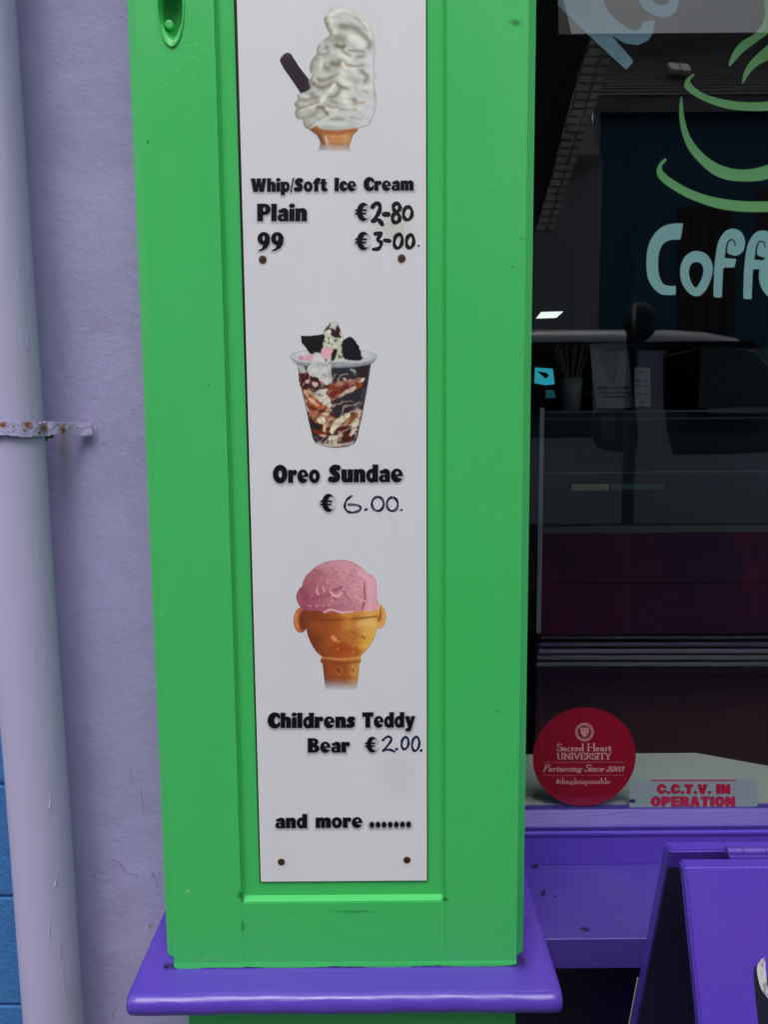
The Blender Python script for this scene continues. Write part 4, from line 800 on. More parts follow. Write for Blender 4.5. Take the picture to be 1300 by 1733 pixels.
ts([(415, 400), (412, 440), (430, 465)], 6, (216, 170, 176), .9); ts([(470, 400), (480, 440)], 6, (210, 160, 168), .8); ts([(545, 440), (560, 470), (610, 480), (650, 420)], 9, (216, 172, 178), .9); ts([(560, 430), (640, 400)], 14, (136, 64, 82), .7); ts([(570, 500), (590, 510)], 8, (136, 60, 80), .7)
ts([(650, 430), (700, 500)], 8, (140, 64, 84), .7); ts([(760, 480), (830, 525), (860, 520)], 6, (214, 166, 174), .8); ts([(480, 630), (540, 605), (640, 632), (740, 620)], 7, (216, 178, 184), .8); ts([(510, 340), (560, 330), (600, 350)], 10, (190, 128, 140), .8)
for k in range(120): a, b = random.uniform(280, 900), random.uniform(170, 600); ts([(a, b), (a + random.uniform(-6, 6), b + 4)], random.uniform(2.5, 6), random.choice([(128, 58, 72), (210, 160, 168), (140, 70, 84)]), .6)
p.build('scoop_print', PY, ms, label='printed picture of pink scoop in bear-eared wafer cup')

# ================================================================== MARKS ON GLASS
SYG = GY + .0036
M_vred = mat('red_vinyl', lin((156, 14, 34)), .5, .3)
M_vclear = mat('frosted_vinyl', lin((158, 168, 174)), .5, .3, stains=[((60, 60, 60), .62, .7, (.2, .22, .24), .5)])
c = at(989.3, 1281.5, SYG); rW = (at(1076.3, 1282, SYG).x - at(902.3, 1282, SYG).x) / 2
bm = bmesh.new(); n_ = 96; pts = [(c.x + (rW + .0004 * random.random()) * math.cos(2 * math.pi * k / n_), SYG, c.z + (rW + .0004 * random.random()) * math.sin(2 * math.pi * k / n_)) for k in range(n_)]
prism(bm, pts, (0, .0004, 0)); rs = frombm('round_sticker', bm, M_vred); tag(rs, 'round red window sticker with crest and small pale lettering, low on the glass', 'sticker')
rs.location = (0, 0, 0)
KG = 2.3
p = Print(904, 1202, 1074, 1345, .55, KG); k_ = .323; ox, oy = 880, 1180
PK = (172, 128, 128)
D = np.abs(sd_ell(p.X, p.Y, 989.8, 1239, 15.4, 15.2)) - .35; p.fill(D, PK, .8, 1.1); D = np.abs(sd_ell(p.X, p.Y, 989.8, 1239, 11.6, 11.5)) - .3; p.fill(D, PK, .7, 1.1)
rg = np.abs(sd_ell(p.X, p.Y, 989.8, 1239, 13.5, 13.3)) - 1.2; ang = np.arctan2(p.Y - 1239, p.X - 989.8); p.over(np.clip(.5 - rg, 0, 1) * (.3 + .35 * (np.sin(ang * 34) > 0)), PK)
sh = sd_poly(p.X, p.Y, [(983, 1231.5), (997, 1231.5), (997, 1240), (994, 1245), (990, 1247.5), (986, 1245), (983, 1240)]); p.fill(sh, PK, .75)
for yy in (1235.5, 1239.5, 1243): p.fill(sd_path(p.X, p.Y, [(984, yy), (996, yy)], .45), (110, 20, 36), .9)
for xx in (987, 991, 994): p.fill(sd_path(p.X, p.Y, [(xx, 1231), (xx, 1235)], .4), (110, 20, 36), .9)
F = lambda x: ox + x * k_
serif(p, 'Sacred Heart', F(196), F(482), oy + 281 * k_, 12.0, PK, wt=.034); serif(p, 'UNIVERSITY', F(194), F(479), oy + 325 * k_, 10.3, PK, wt=.036)
serif(p, 'Partnering Since 2003', F(120), F(545), oy + 388 * k_, 11.2, PK, slant=.28, wt=.032); serif(p, '#dingleispossible', F(188), F(475), oy + 453 * k_, 9.6, PK, wt=.026)
for yy, a in ((341, .5), (410, .4)): p.fill(sd_path(p.X, p.Y, [(F(122), oy + yy * k_), (F(546), oy + yy * k_ - .3)], .3), PK, a, 1)
p.build('lettering', SYG - .0003, rs)
a, b = at(1066, 1319, SYG), at(1283, 1366.5, SYG)
bm = bmesh.new(); prism(bm, [at(1066.5, 1319, SYG), at(1283, 1318, SYG), at(1283, 1366, SYG), at(1066, 1367.5, SYG)], (0, .0004, 0)); cs = frombm('strip_sticker', bm, M_vclear); tag(cs, 'pale strip sticker with red capitals, low on the glass right of the round sticker', 'sticker')
p = Print(1062, 1314, 1290, 1370, .55, KG); RD = (140, 14, 40)
p.fill(sd_path(p.X, p.Y, [(1104, 1321), (1245.5, 1320.5)], .9), RD)
for tx, x0, x1, bs, cp in (('C.C.T.V. IN', 1113, 1236.3, 1343.2, 15.6), ('OPERATION', 1102.5, 1244.5, 1364.6, 16.2)):
    letters(p, GROT, tx, x0, x1, bs, cp, (60, 16, 30), grow=.45, gap=.09, sp=.28, al=.6); letters(p, GROT, tx, x0, x1, bs, cp, RD, gap=.09, sp=.28)
p.fill(sd_poly(p.X, p.Y, [(1066, 1354), (1072, 1352), (1077, 1355), (1074, 1359), (1066, 1358)]), (30, 30, 46), .9); p.build('lettering', SYG - .0003, cs)

def vinyl(name, col, shapes, x0, y0, x1, y1, label, step=.9):
    p = Print(x0, y0, x1, y1, step, KG); D = np.full(p.X.shape, 1e9)
    for sg, f in shapes:
        d = f(p.X, p.Y); D = np.minimum(D, d) if sg > 0 else np.maximum(D, -d)
    p.fill(D, col, 1, 1.0); o = p.build(name, SYG, None, .55); tag(o, label, 'sticker'); return o
def loc(ox, oy, k, pts, smooth=True, n=6):
    P = [(ox + a * k, oy + b * k) for a, b in pts]; return cr(P, n) if smooth else P
gx, gy, gk = 890, 0, .3173; cx_ = 1195
def sym(left, right): return left + right
rim_o = [(900, 393), (885, 400), (860, 420), (848, 448), (852, 472), (900, 510), (980, 550), (1080, 580), (1195, 591), (1310, 588), (1420, 560), (1500, 515), (1535, 475), (1500, 490), (1400, 530), (1290, 542), (1195, 546), (1080, 535), (980, 510), (920, 480), (885, 445), (880, 425), (897, 408)]
bowl_o = [(832, 512), (822, 560), (822, 640), (838, 720), (872, 800), (930, 870), (1000, 930), (1080, 960), (1180, 968), (1292, 955), (1390, 900), (1460, 820), (1510, 720), (1540, 600), (1545, 540), (1510, 640), (1450, 740), (1370, 830), (1292, 878), (1200, 902), (1110, 900), (1020, 870), (940, 810), (880, 730), (850, 640), (840, 560)]
sauc_o = [(745, 845), (720, 865), (703, 895), (702, 932), (730, 970), (800, 1020), (900, 1070), (1020, 1110), (1140, 1128), (1292, 1130), (1430, 1112), (1560, 1060), (1650, 980), (1560, 1020), (1430, 1060), (1292, 1073), (1150, 1072), (1000, 1050), (880, 1010), (790, 960), (740, 920), (728, 895), (735, 875), (751, 855)]
st1 = [(1088, 356), (1090, 320), (1118, 262), (1160, 217), (1215, 185), (1262, 130), (1278, 60), (1270, -60), (1300, -120), (1345, -40), (1345, 60), (1310, 160), (1230, 226), (1160, 280), (1122, 322)]
st2 = [(1158, 448), (1165, 390), (1190, 340), (1235, 290), (1292, 240), (1360, 170), (1400, 60), (1440, 140), (1410, 230), (1350, 290), (1292, 322), (1240, 350), (1196, 392)]
gp = lambda P: (P_, (lambda Q: (lambda X, Y: sd_poly(X, Y, Q)))(loc(gx, gy, gk, P, True, 5)))
GRN = (82, 124, 80)
vinyl('cup_sticker', GRN, [gp(rim_o), gp(bowl_o), gp(sauc_o), gp(st1), gp(st2)], 1105, -40, 1420, 366, 'large pale green outline of steaming cup and saucer on the dark glass', 1.1)
kx_, ky_ = 1080, 350; kk = .1692
Cc = [(452, 172), (445, 166), (380, 166), (285, 182), (195, 240), (125, 340), (92, 460), (87, 600), (102, 710), (150, 805), (220, 868), (290, 883), (374, 880), (380, 870), (382, 800), (376, 792), (310, 790), (252, 768), (217, 690), (205, 600), (210, 480), (240, 392), (290, 346), (350, 330), (420, 328), (428, 320), (442, 260)]
f_head = [(768, 700), (775, 560), (785, 450), (810, 345), (860, 262), (915, 225), (980, 222), (1035, 252), (1070, 315), (1075, 372), (1060, 435), (1015, 478), (970, 491), (925, 478), (880, 500), (860, 620)]
f_stem = [(758, 875), (760, 895), (768, 905), (832, 908), (842, 898), (856, 608), (962, 606), (970, 598), (987, 530), (982, 521), (870, 512), (775, 520), (766, 640)]
def fl(dx, dy):
    T = lambda P: [(a + dx, b + dy) for a, b in P]
    return [(P_, (lambda Q: (lambda X, Y: sd_poly(X, Y, Q)))(loc(kx_, ky_, kk, T(f_head), True, 4))), (N_, (lambda Q: (lambda X, Y: sd_path(X, Y, Q, np.linspace(1.6, .9, len(Q)))))(loc(kx_, ky_, kk, cr(T([(884, 505), (888, 430), (898, 372), (920, 335), (948, 330), (970, 352), (976, 388)]), 5, False), False))),
            (N_, (lambda Q: (lambda X, Y: sd_poly(X, Y, Q)))(loc(kx_, ky_, kk, T([(868, 514), (880, 440), (905, 465), (935, 488), (985, 500), (990, 524)]), False))), (P_, (lambda Q: (lambda X, Y: sd_poly(X, Y, Q)))(loc(kx_, ky_, kk, T(f_stem), False)))]
def eo(dx):
    return [(P_, lambda X, Y: sd_ell(X, Y, kx_ + (588 + dx) * kk, ky_ + 690 * kk, 164 * kk, 228 * kk)), (N_, lambda X, Y: sd_ell(X, Y, kx_ + (600 + dx) * kk, ky_ + 600 * kk, 70 * kk, 60 * kk)), (N_, lambda X, Y: sd_path(X, Y, [(kx_ + (610 + dx) * kk, ky_ + 740 * kk), (kx_ + (780 + dx) * kk, ky_ + 730 * kk)], 5))]
sh1 = [(P_, (lambda Q: (lambda X, Y: sd_poly(X, Y, Q)))(loc(kx_, ky_, kk, Cc, True, 4)))]
sh_o = [(P_, (lambda Q: (lambda X, Y: sd_poly(X, Y, Q)))(loc(kx_, ky_, kk, [(588, 441), (680, 468), (735, 540), (752, 630), (735, 720), (690, 820), (630, 885), (570, 893), (510, 860), (455, 790), (427, 700), (428, 600), (465, 510), (520, 460)], True, 5))),
        (N_, (lambda Q: (lambda X, Y: sd_poly(X, Y, Q)))(loc(kx_, ky_, kk, [(588, 553), (635, 570), (657, 620), (650, 690), (620, 760), (580, 808), (545, 770), (518, 700), (515, 630), (540, 572)], True, 5)))]
shapes = fl(0, 0); sB = fl(298, 17)
p = Print(1090, 372, 1400, 508, .8, KG)
for grp in (sh1, sh_o, shapes, sB, eo(790), eo(1150)):
    D = np.full(p.X.shape, 1e9)
    for sg, f in grp: d = f(p.X, p.Y); D = np.minimum(D, d) if sg > 0 else np.maximum(D, -d)
    p.fill(D, (100, 130, 134), 1, 1.0)
o = p.build('lettering_sticker', SYG, None, .55); tag(o, 'pale blue curly lettering on the dark glass under the green cup', 'sticker')
bx, by, bk = 930, 0, .2846
b1 = loc(bx, by, bk, [(50, 30), (78, 58), (230, 205), (452, 410), (465, 410), (498, 372), (496, 356), (440, 290), (372, 215), (385, 218), (450, 258), (530, 268), (590, 240), (620, 190), (630, 118), (560, 130), (545, 165), (518, 182), (470, 170), (400, 120), (345, 60), (322, 0), (310, -120), (60, -120)], False)
b2 = loc(bx, by, bk, [(520, -60), (540, 20), (570, 60), (620, 90), (690, 103), (750, 72), (772, 10), (770, -60)], True); b3 = loc(bx, by, bk, [(610, -60), (618, 0), (650, 26), (698, 24), (715, 0), (715, -60)], True)
vinyl('curly_letter_sticker', (92, 116, 132), [(P_, lambda X, Y: sd_poly(X, Y, b2)), (N_, lambda X, Y: sd_poly(X, Y, b3)), (P_, lambda X, Y: sd_poly(X, Y, b1))], 940, -36, 1160, 122, 'pale blue slanting curly letter at the top of the dark glass', .9)

# ================================================================== INSIDE THE SHOP
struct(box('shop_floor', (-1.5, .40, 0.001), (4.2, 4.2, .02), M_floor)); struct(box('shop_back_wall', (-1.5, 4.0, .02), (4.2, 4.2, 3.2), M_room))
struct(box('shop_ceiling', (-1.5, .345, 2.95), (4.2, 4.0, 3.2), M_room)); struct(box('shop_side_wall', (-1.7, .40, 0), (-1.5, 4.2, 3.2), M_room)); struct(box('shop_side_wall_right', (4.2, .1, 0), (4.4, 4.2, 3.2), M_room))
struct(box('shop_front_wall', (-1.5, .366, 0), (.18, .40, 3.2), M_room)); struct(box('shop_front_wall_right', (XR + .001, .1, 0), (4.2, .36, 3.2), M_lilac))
# window board
zw = .6145; bm = bmesh.new()
A_ = [Vector((.19, .3455, zw)), Vector((XR, .3455, zw))]
def atz(px, py, Z):
    v = ray(px, py); return CP + v * ((Z - CP.z) / v.z)
q1, q2, q3 = atz(880, 1277, zw), atz(1178, 1274, zw), atz(1300, 1296, zw)
q4 = q3 + (q3 - q2) * .4
prism(bm, [A_[0], A_[1], (XR, q4.y, zw), q4, q3, q2, (.19, q1.y, zw)], (0, 0, -.03)); wb = frombm('window_board', bm, M_wboard); tag(wb, 'grey white board inside the foot of the shop window', 'window board')
# under-board: dark box down to floor
o = box('board_support', (.19, .41, .02), (XR, .43, .58), M_room); o.parent = wb
# display counter
cY = 1.25
ct = empty('display_counter', (1.2, cY, 0), 'glass fronted display counter with steel edges standing in the dark shop', 'counter')
def cz(py, px=1100, Y=None): return at(px, py, Y or cY).z
xl = at(917, 900, cY).x; zt = cz(697); XC = 3.2
def bar(name, y0, y1, Y, m, xa=None, xb=None, dep=.02):
    z1, z0 = at(1000, y0, Y).z, at(1000, y1, Y).z; return box(name, (xa if xa is not None else xl, Y, z0), (xb or XC, Y + dep, z1), m, ct)
a = at(913, 690, cY); b = at(920.5, 1070, cY); box('upright', (a.x, cY - .012, b.z), (at(920.5, 690, cY).x, cY, a.z), M_steel, ct)
bar('top_edge', 695, 698.5, cY, M_steeld); bar('shelf_edge', 708, 710.5, cY + .1, M_steeld); bar('shelf_edge', 799, 802, cY + .1, M_steeld)
bar('shelf_strip', 820, 829, cY + .12, M_teal, at(1034, 825, cY + .12).x, at(1125, 825, cY + .12).x); bar('shelf_strip', 820, 830, cY + .119, M_yel, at(968, 825, cY + .119).x, at(1031, 825, cY + .119).x)
bar('steel_rail', 891, 902, cY, M_steeld, dep=.03)
box('front_panel', (xl + .003, cY + .002, at(1000, 1074, cY).z), (XC, cY + .03, at(1000, 902.5, cY).z), M_magenta, ct)
box('back_panel', (xl, cY + .7, .1), (XC, cY + .72, zt), M_inner, ct); box('base', (xl, cY + .05, .02), (XC, cY + .7, at(1000, 1080, cY).z), mat('brown_kick_panel', (.045, .018, .012), .6), ct)
o = bar('bumper_line', 984, 986, cY - .004, M_magenta, dep=.004)
for k in range(5):
    y0 = 1077 + k * 11.2; z1 = at(1000, y0, cY - .02 * k).z; z0 = at(1000, y0 + 5 - (1.5 if k == 0 else 0), cY - .02 * k).z
    x0 = at(917 - k * 2, y0, cY - .02 * k).x; bm = bmesh.new(); prism(bm, [(x0, cY - .02 * k, z0), (XC, cY - .02 * k, z0 - .02), (XC, cY - .02 * k, z1 - .02), (x0, cY - .02 * k, z1)], (0, .012, 0)); frombm('grille_slat', bm, M_steeld if k < 2 else mat('slat_metal', (.19, .20, .20), .4, .5, .3), ct)
# things on the counter
uc = at(965, 690, cY + .1)
t_ = empty('straw_cup', (uc.x, cY + .1, zt), 'white beaker of straws on the display counter', 'cup'); bm = bmesh.new(); cyl(bm, (uc.x, cY + .1, zt), (uc.x, cY + .1, at(965, 640, cY + .1).z), .030, .040, 28); frombm('beaker', bm, M_cup, t_, True)
for k in range(16):
    a = random.random() * 6.28; bm = bmesh.new(); zt_ = at(965, 642, cY + .1).z; cyl(bm, (uc.x + .018 * math.cos(a), cY + .1 + .018 * math.sin(a), zt_ - .02), (uc.x + .055 * math.cos(a), cY + .1 + .04 * math.sin(a), zt_ + .09 + .02 * random.random()), .003, n=8); frombm('straw', bm, M_straw, t_)
def card(name, quad, Y, m, label, cat):
    bm = bmesh.new(); prism(bm, [at(x, y, Y) for x, y in quad], (0, .003, 0)); o = frombm(name, bm, m); tag(o, label, cat); return o
mc = card('menu_card', [(998, 582), (1060, 580), (1077, 690), (1010, 690)], cY + .08, M_card, 'pale menu card with waffle cone picture propped on the counter', 'card')
bm = bmesh.new(); prism(bm, [at(x, y, cY + .0785) for x, y in cr([(1015, 606), (1022, 594), (1035, 590), (1048, 594), (1046, 620), (1042, 645), (1036, 647), (1030, 640), (1022, 618)], 3)], (0, .001, 0)); frombm('cone_print', bm, M_wafer, mc)
p = Print(1008, 650, 1070, 676, .6, 1.2)
for yy, a, b, h_ in ((659, 1011, 1065, 5), (666.5, 1014, 1066, 4), (673, 1021, 1060, 3.4)):
    x = a
    while x < b:
        w = random.uniform(2, 4); p.fill(Rr(x, yy - h_, min(x + w, b), yy)(p.X, p.Y), (28, 28, 32), .85); x += w + (2.4 if random.random() < .25 else .7)
p.build('card_text', cY + .0785, mc)
pc_ = card('price_card', [(1074, 622), (1101, 622), (1102, 688), (1075, 688)], cY + .06, mat('pale_card', (.24, .25, .27), .6), 'narrow pale price card standing right of the menu card', 'card')
for yy in (630, 645, 653, 667, 681):
    for xx in ((1087,) if yy in (630, 681) else (1082, 1093)):
        bm = bmesh.new(); prism(bm, [at(xx + a, yy + b, cY + .0585) for a, b in ((-3, -1), (3, -1), (3, 1.2), (-3, 1.2))], (0, .001, 0)); frombm('card_mark', bm, M_cardink, pc_)
o = card('leaflet_holder', [(993, 628), (1002, 626), (1003, 671), (990, 671)], cY + .15, M_steeld, 'clear leaflet holder between the straw beaker and menu card', 'holder')
scr = empty('lit_screen', tuple(at(921, 640, 2.4)), 'small bright cyan screen glowing at the back of the shop', 'screen')
for nm, Q, m in (('screen_face', [(906, 622), (936, 624), (939, 650), (924, 652), (905, 648)], M_cyan), ('screen_frame', [(904, 617), (938, 617), (941, 654), (903, 654)], M_inner)):
    bm = bmesh.new(); prism(bm, [at(x, y, 2.4 if m is M_cyan else 2.403) for x, y in Q], (0, .002 if m is M_cyan else .03, 0)); frombm(nm, bm, m, scr)
for Q in ([(909, 628), (926, 631), (930, 636), (924, 641)], [(924, 660), (938, 660), (941, 673), (924, 674)]):
    bm = bmesh.new(); prism(bm, [at(x, y, 2.398) for x, y in Q], (0, .001, 0)); frombm('screen_mark', bm, M_inner if Q[0][0] < 920 else mat('dim_teal', (.02, .12, .13), .4, emit=((.03, .2, .22), .15)), scr)
lp = empty('ceiling_light', tuple(at(932, 533, 3.6)), 'white strip light glowing deep inside the dark shop', 'light'); bm = bmesh.new(); prism(bm, [at(x, y, 3.6) for x, y in ((909, 538), (917, 528), (954, 527), (943, 537))], (0, .03, 0)); frombm('diffuser', bm, M_lamp, lp)
mcn = empty('coffee_machine', tuple(at(1240, 690, 1.9)), 'dark coffee machine with steel edge on the back counter', 'machine')
A, B = at(1182, 695, 1.9), at(1420, 585, 1.9); box('machine_body', (A.x, 1.9, A.z), (B.x, 2.3, B.z), M_inner, mcn, .01); A, B = at(1179.5, 688, 1.89), at(1182, 626, 1.89); box('steel_edge', (A.x, 1.885, A.z), (B.x, 1.899, B.z), M_steeld, mcn)
box('drip_tray', (at(1190, 692, 1.85).x, 1.80, at(1190, 700, 1.85).z), (at(1350, 692, 1.85).x, 1.899, at(1190, 690, 1.85).z), M_steeld, mcn)
dv = box('room_divider', (at(1075, 600, 2.8).x, 2.8, .02), (at(1110, 600, 2.8).x, 2.86, 2.9), M_inner); tag(dv, 'dark narrow post behind the counter, between menu card and coffee machine', 'post')

# ================================================================== A-BOARD
ab = empty('a_board', (.7, -.2, 0), 'glossy purple folding A-board with white brushed letter, standing before the window', 'sign board')
AX0, AX1 = .3968, 1.02
def leaf(name, ytop, ztop, ybot, th):
    d = Vector((0, ybot - ytop, -ztop)); nrm = Vector((0, -ztop, -(ybot - ytop))).normalized() * 1   # faces the street when negative y
    if nrm.y > 0: nrm = -nrm
    T = Vector((0, ytop, ztop)); Bm = Vector((0, ybot, 0)); bk = -nrm * th
    bm = bmesh.new(); prism(bm, [(AX0, T.y, T.z), (AX0, Bm.y, .0), (AX0, Bm.y + bk.y, .0), (AX0, T.y + bk.y, T.z + bk.z * 0)], (AX1 - AX0, 0, 0))
    bmesh.ops.bevel(bm, geom=bm.edges[:], offset=.0028, segments=3, affect='EDGES'); return frombm(name, bm, M_board, ab)
yF, zF = -.2, at(1159, 1467, -.2).z
slF = (.0706 / .1694); slR = (.1171 / .359)
leaf('front_leaf', yF, zF, yF - slF * zF, .022)
zR = at(1136, 1440, yF + .047).z
bm = bmesh.new(); y0 = yF + .047; prism(bm, [(AX0 - .001, y0, zR), (AX0 - .001, y0 + slR * zR, 0), (AX0 - .001, y0 + slR * zR + .025, 0), (AX0 - .001, y0 + .025, zR)], (AX1 - AX0, 0, 0))
bmesh.ops.bevel(bm, geom=bm.edges[:], offset=.0028, segments=3, affect='EDGES'); frombm('rear_leaf', bm, M_board, ab)
bm = bmesh.new(); T_ = .0005; prism(bm, [(AX0 + .001, y0 - T_ + slR * .03, zR - .03), (AX0 + .001, y0 - T_ + slR * (zR - .02), .02), (AX0 + .001, y0 + .004 + slR * (zR - .02), .02), (AX0 + .001, y0 + .004 + slR * .03, zR - .03)], (AX1 - AX0 - .006, 0, 0)); frombm('inner_shade_sheet', bm, mat('inner_shade_navy', (.016, .011, .055), .5), ab)  # navy sheet paints in the shade between the leaves
# chalk white edge line on the rear leaf
bm = bmesh.new(); pa, pb = .62, .02
yy = lambda z: y0 + slR * (zR - z) + .0256
prism(bm, [(AX0 - .0022, yy(.52), .52), (AX0 - .0022, yy(.02), .02), (AX0 - .0022, yy(.02) - .002, .02), (AX0 - .0022, yy(.52) - .002, .52)], (.001, 0, 0)); frombm('worn_edge', bm, M_rim, ab)
hxx = at(1233, 1442, yF + .03).x
for k, (xa, xb) in enumerate(((0, .0205), (.0212, .052), (.0527, .075))):
    bm = bmesh.new(); cyl(bm, (hxx + xa, yF + .035, zF + .001), (hxx + xb, yF + .035, zF + .001), .0062, n=20); frombm('hinge_knuckle', bm, M_hinge, ab)
bm = bmesh.new(); addbox(bm, hxx, yF + .023, zF - .004, hxx + .075, yF + .034, zF - .001); frombm('hinge_plate', bm, M_hinge, ab)
# brushed letter on the front leaf (plane leans back)
nF = Vector((0, -1, slF)).normalized(); P0 = Vector((0, yF, zF)) + nF * .0007
def onleaf(px, py, off=0):
    v = ray(px, py); P = P0 + nF * off; return CP + v * ((P - CP).dot(nF) / v.dot(nF))
M_bblack = mat('black_letter_paint', (.008, .007, .02), .4); M_bwhite = mat('white_brush_paint', (.50, .49, .50), .7, .2, stains=[((140, 140, 60), .5, .6, (.12, .09, .18), .8)], bumps=[((400, 400, 60), 3, .6)])
def leafprint(name, P, m, off):
    bm = bmesh.new(); prism(bm, [onleaf(x, y, off) for x, y in P], nF * -.0004); return frombm(name, bm, m, ab)
leafprint('letter_shadow', cr([(1277, 1644), (1281, 1634), (1290, 1640), (1300, 1655), (1330, 1690), (1380, 1700), (1400, 1740), (1390, 1800), (1330, 1820), (1292, 1790), (1285, 1733), (1280, 1690)], 5), M_bblack, 0)
leafprint('letter_stroke', cr([(1282, 1638), (1288, 1626), (1295, 1621), (1297, 1640), (1299, 1660), (1303, 1675), (1330, 1700), (1365, 1702), (1362, 1712), (1325, 1712), (1300, 1688), (1290, 1675), (1284, 1655)], 5), M_bwhite, .0005)

# ================================================================== DIRT AND SCUFFS
p = Print(88, 736, 134, 900, 1.0, 1.4); n1 = vnoise(p.X, p.Y, 14, 51)
p.over(np.exp(-((p.X - 106 - (p.Y - 740) * .03) / (5.5 + (p.Y - 740) * .03)) ** 2) * np.clip(1 - (p.Y - 738) / 150, 0, 1) * (.25 + .6 * n1) * .75, (132, 96, 84)); o = p.build('rust_streak', WY - .0072, lw, .7)
p = Print(240, 1624, 320, 1652, .7, 1.3); n1 = vnoise(p.X, p.Y, 6, 52)
PZs = SZ + .0006
def flatprint(p, name, Z, parent):
    o = p.build(name, 0, parent, .6); me = o.data; n_ = len(me.vertices); co = np.zeros(n_ * 3, np.float32); me.vertices.foreach_get('co', co); co = co.reshape(-1, 3)
    v = co - np.array(CP)[None]; co = np.array(CP)[None] + v * ((Z - CP.z) / v[:, 2:3]); me.vertices.foreach_set('co', co.ravel().astype(np.float32)); me.update(); return o
p = Print(272, 1626, 900, 1648, .8, 1.3); n1 = vnoise(p.X, p.Y, 7, 52); n2 = vnoise(p.X, p.Y, 60, 53)
ed = 1634 - (p.X - 280) * .005
p.over(np.clip(1 - np.abs(p.Y - ed - 2) / 3.5, 0, 1) * np.clip((n1 * .6 + n2 * .6 - .5) * 5, 0, 1) * .8, (26, 22, 30))
p.over(np.exp(-(((p.X - 287) / 8) ** 2 + ((p.Y - 1636) / 5) ** 2)) * np.clip((n1 - .35) * 4, 0, 1) * .9, (30, 26, 30)); flatprint(p, 'grime_line', PZs, ps)
p = Print(870, 1600, 910, 1660, .8, 1.3); n1 = vnoise(p.X, p.Y, 9, 54); p.over(np.exp(-(((p.X - 884) / 12) ** 2 + ((p.Y - 1626) / 14) ** 2)) * n1 * .9, (40, 30, 62)); flatprint(p, 'grime_line', PZs, ps)
p = Print(890, 1458, 1060, 1582, .8, 1.3); n1 = vnoise(p.X, p.Y, 4, 55); n2 = vnoise(p.X, p.Y, 30, 56)
for (a, b, rx, ry) in ((919, 1513, 4, 3), (921, 1508, 2.5, 3), (939, 1517, 2.5, 1.6), (988, 1571, 6, 2.5), (994, 1573, 5, 3), (905, 1466, 6, 4)): p.over(np.exp(-(((p.X - a) / rx) ** 2 + ((p.Y - b) / ry) ** 2) ** 1.5) * np.clip((n1 - .3) * 3, 0, 1), (22, 14, 40))
p.over(np.clip((n2 - .55) * 3, 0, 1) * .22, (92, 80, 140)); p.over(np.clip(1 - np.abs(p.Y - 1460) / 3, 0, 1) * n2 * .6, (34, 24, 60)); flatprint(p, 'dirt_spots', .5085 + .0005, wn)
p = Print(855, 28, 892, 50, .7, 1.4); n1 = vnoise(p.X, p.Y, 7, 57); p.over(np.exp(-(((p.X - 872) / 9) ** 2 + ((p.Y - 38) / 5) ** 2)) * np.clip((n1 - .35) * 3, 0, 1) * .8, (58, 104, 70)); p.build('dirt_smudge', -.0006, pil, .6)
p = Print(226, 20, 905, 1632, 1.6, 1.35); n1 = vnoise(p.X, p.Y, 5, 71); n2 = vnoise(p.X, p.Y, 46, 72)
for (a, b, rx, ry, c_, al_) in ((318, 1507, 2.2, 1.6, (180, 215, 185), .8), (407, 1515, 5, 6, (24, 92, 50), .6), (411, 1568, 3, 9, (34, 104, 60), .5), (413, 1578, 6, 2.5, (96, 190, 120), .5), (868, 452, 2, 2, (34, 70, 48), .7), (600, 1543, 34, 1.6, (36, 120, 68), .5), (345, 1623, 30, 4, (104, 190, 116), .35), (753, 1522, 6, 3, (26, 92, 50), .6), (352, 652, 1.6, 1.6, (26, 84, 48), .8), (885, 404, 5, 2, (30, 92, 50), .6), (834, 322, 6, 3, (90, 180, 112), .4), (272, 1040, 2, 2, (120, 200, 130), .6), (842, 1204, 1.8, 2, (28, 84, 50), .7), (250, 240, 2, 3, (30, 100, 56), .6)):
    p.over(np.exp(-(((p.X - a) / rx) ** 2 + ((p.Y - b) / ry) ** 2) ** 1.4) * al_ * np.clip(n1 * 1.8, 0, 1), c_)
p.build('paint_marks', -.0005, pil, .4)['kind'] = 'stuff'
# fine scratches on wall and pipe foot
p = Print(130, 1290, 285, 1733, 1.0, 1.4); n1 = vnoise(p.X, p.Y, 5, 58)
for pts, w in (([(187, 1455), (200, 1458), (215, 1478), (232, 1482)], .8), ([(220, 1300), (222, 1322)], .6), ([(238, 1335), (243, 1375)], .6), ([(258, 1478), (260, 1484)], 1.6), ([(252, 1570), (255, 1566)], 2.2), ([(190, 1685), (194, 1680)], 1.2), ([(158, 1480), (159, 1484)], 1.3), ([(126, 1524), (127, 1526)], 1.4), ([(158, 1606), (159, 1607)], 1.3), ([(192, 1712), (190, 1724)], 1.2), ([(265, 1499), (266, 1501)], 1.5), ([(195, 1645), (199, 1655)], .7)):
    p.fill(sd_path(p.X, p.Y, pts, w), (92, 86, 118), .5, 1.6)
p.build('paint_scars', WY - .0075, lw, .7)

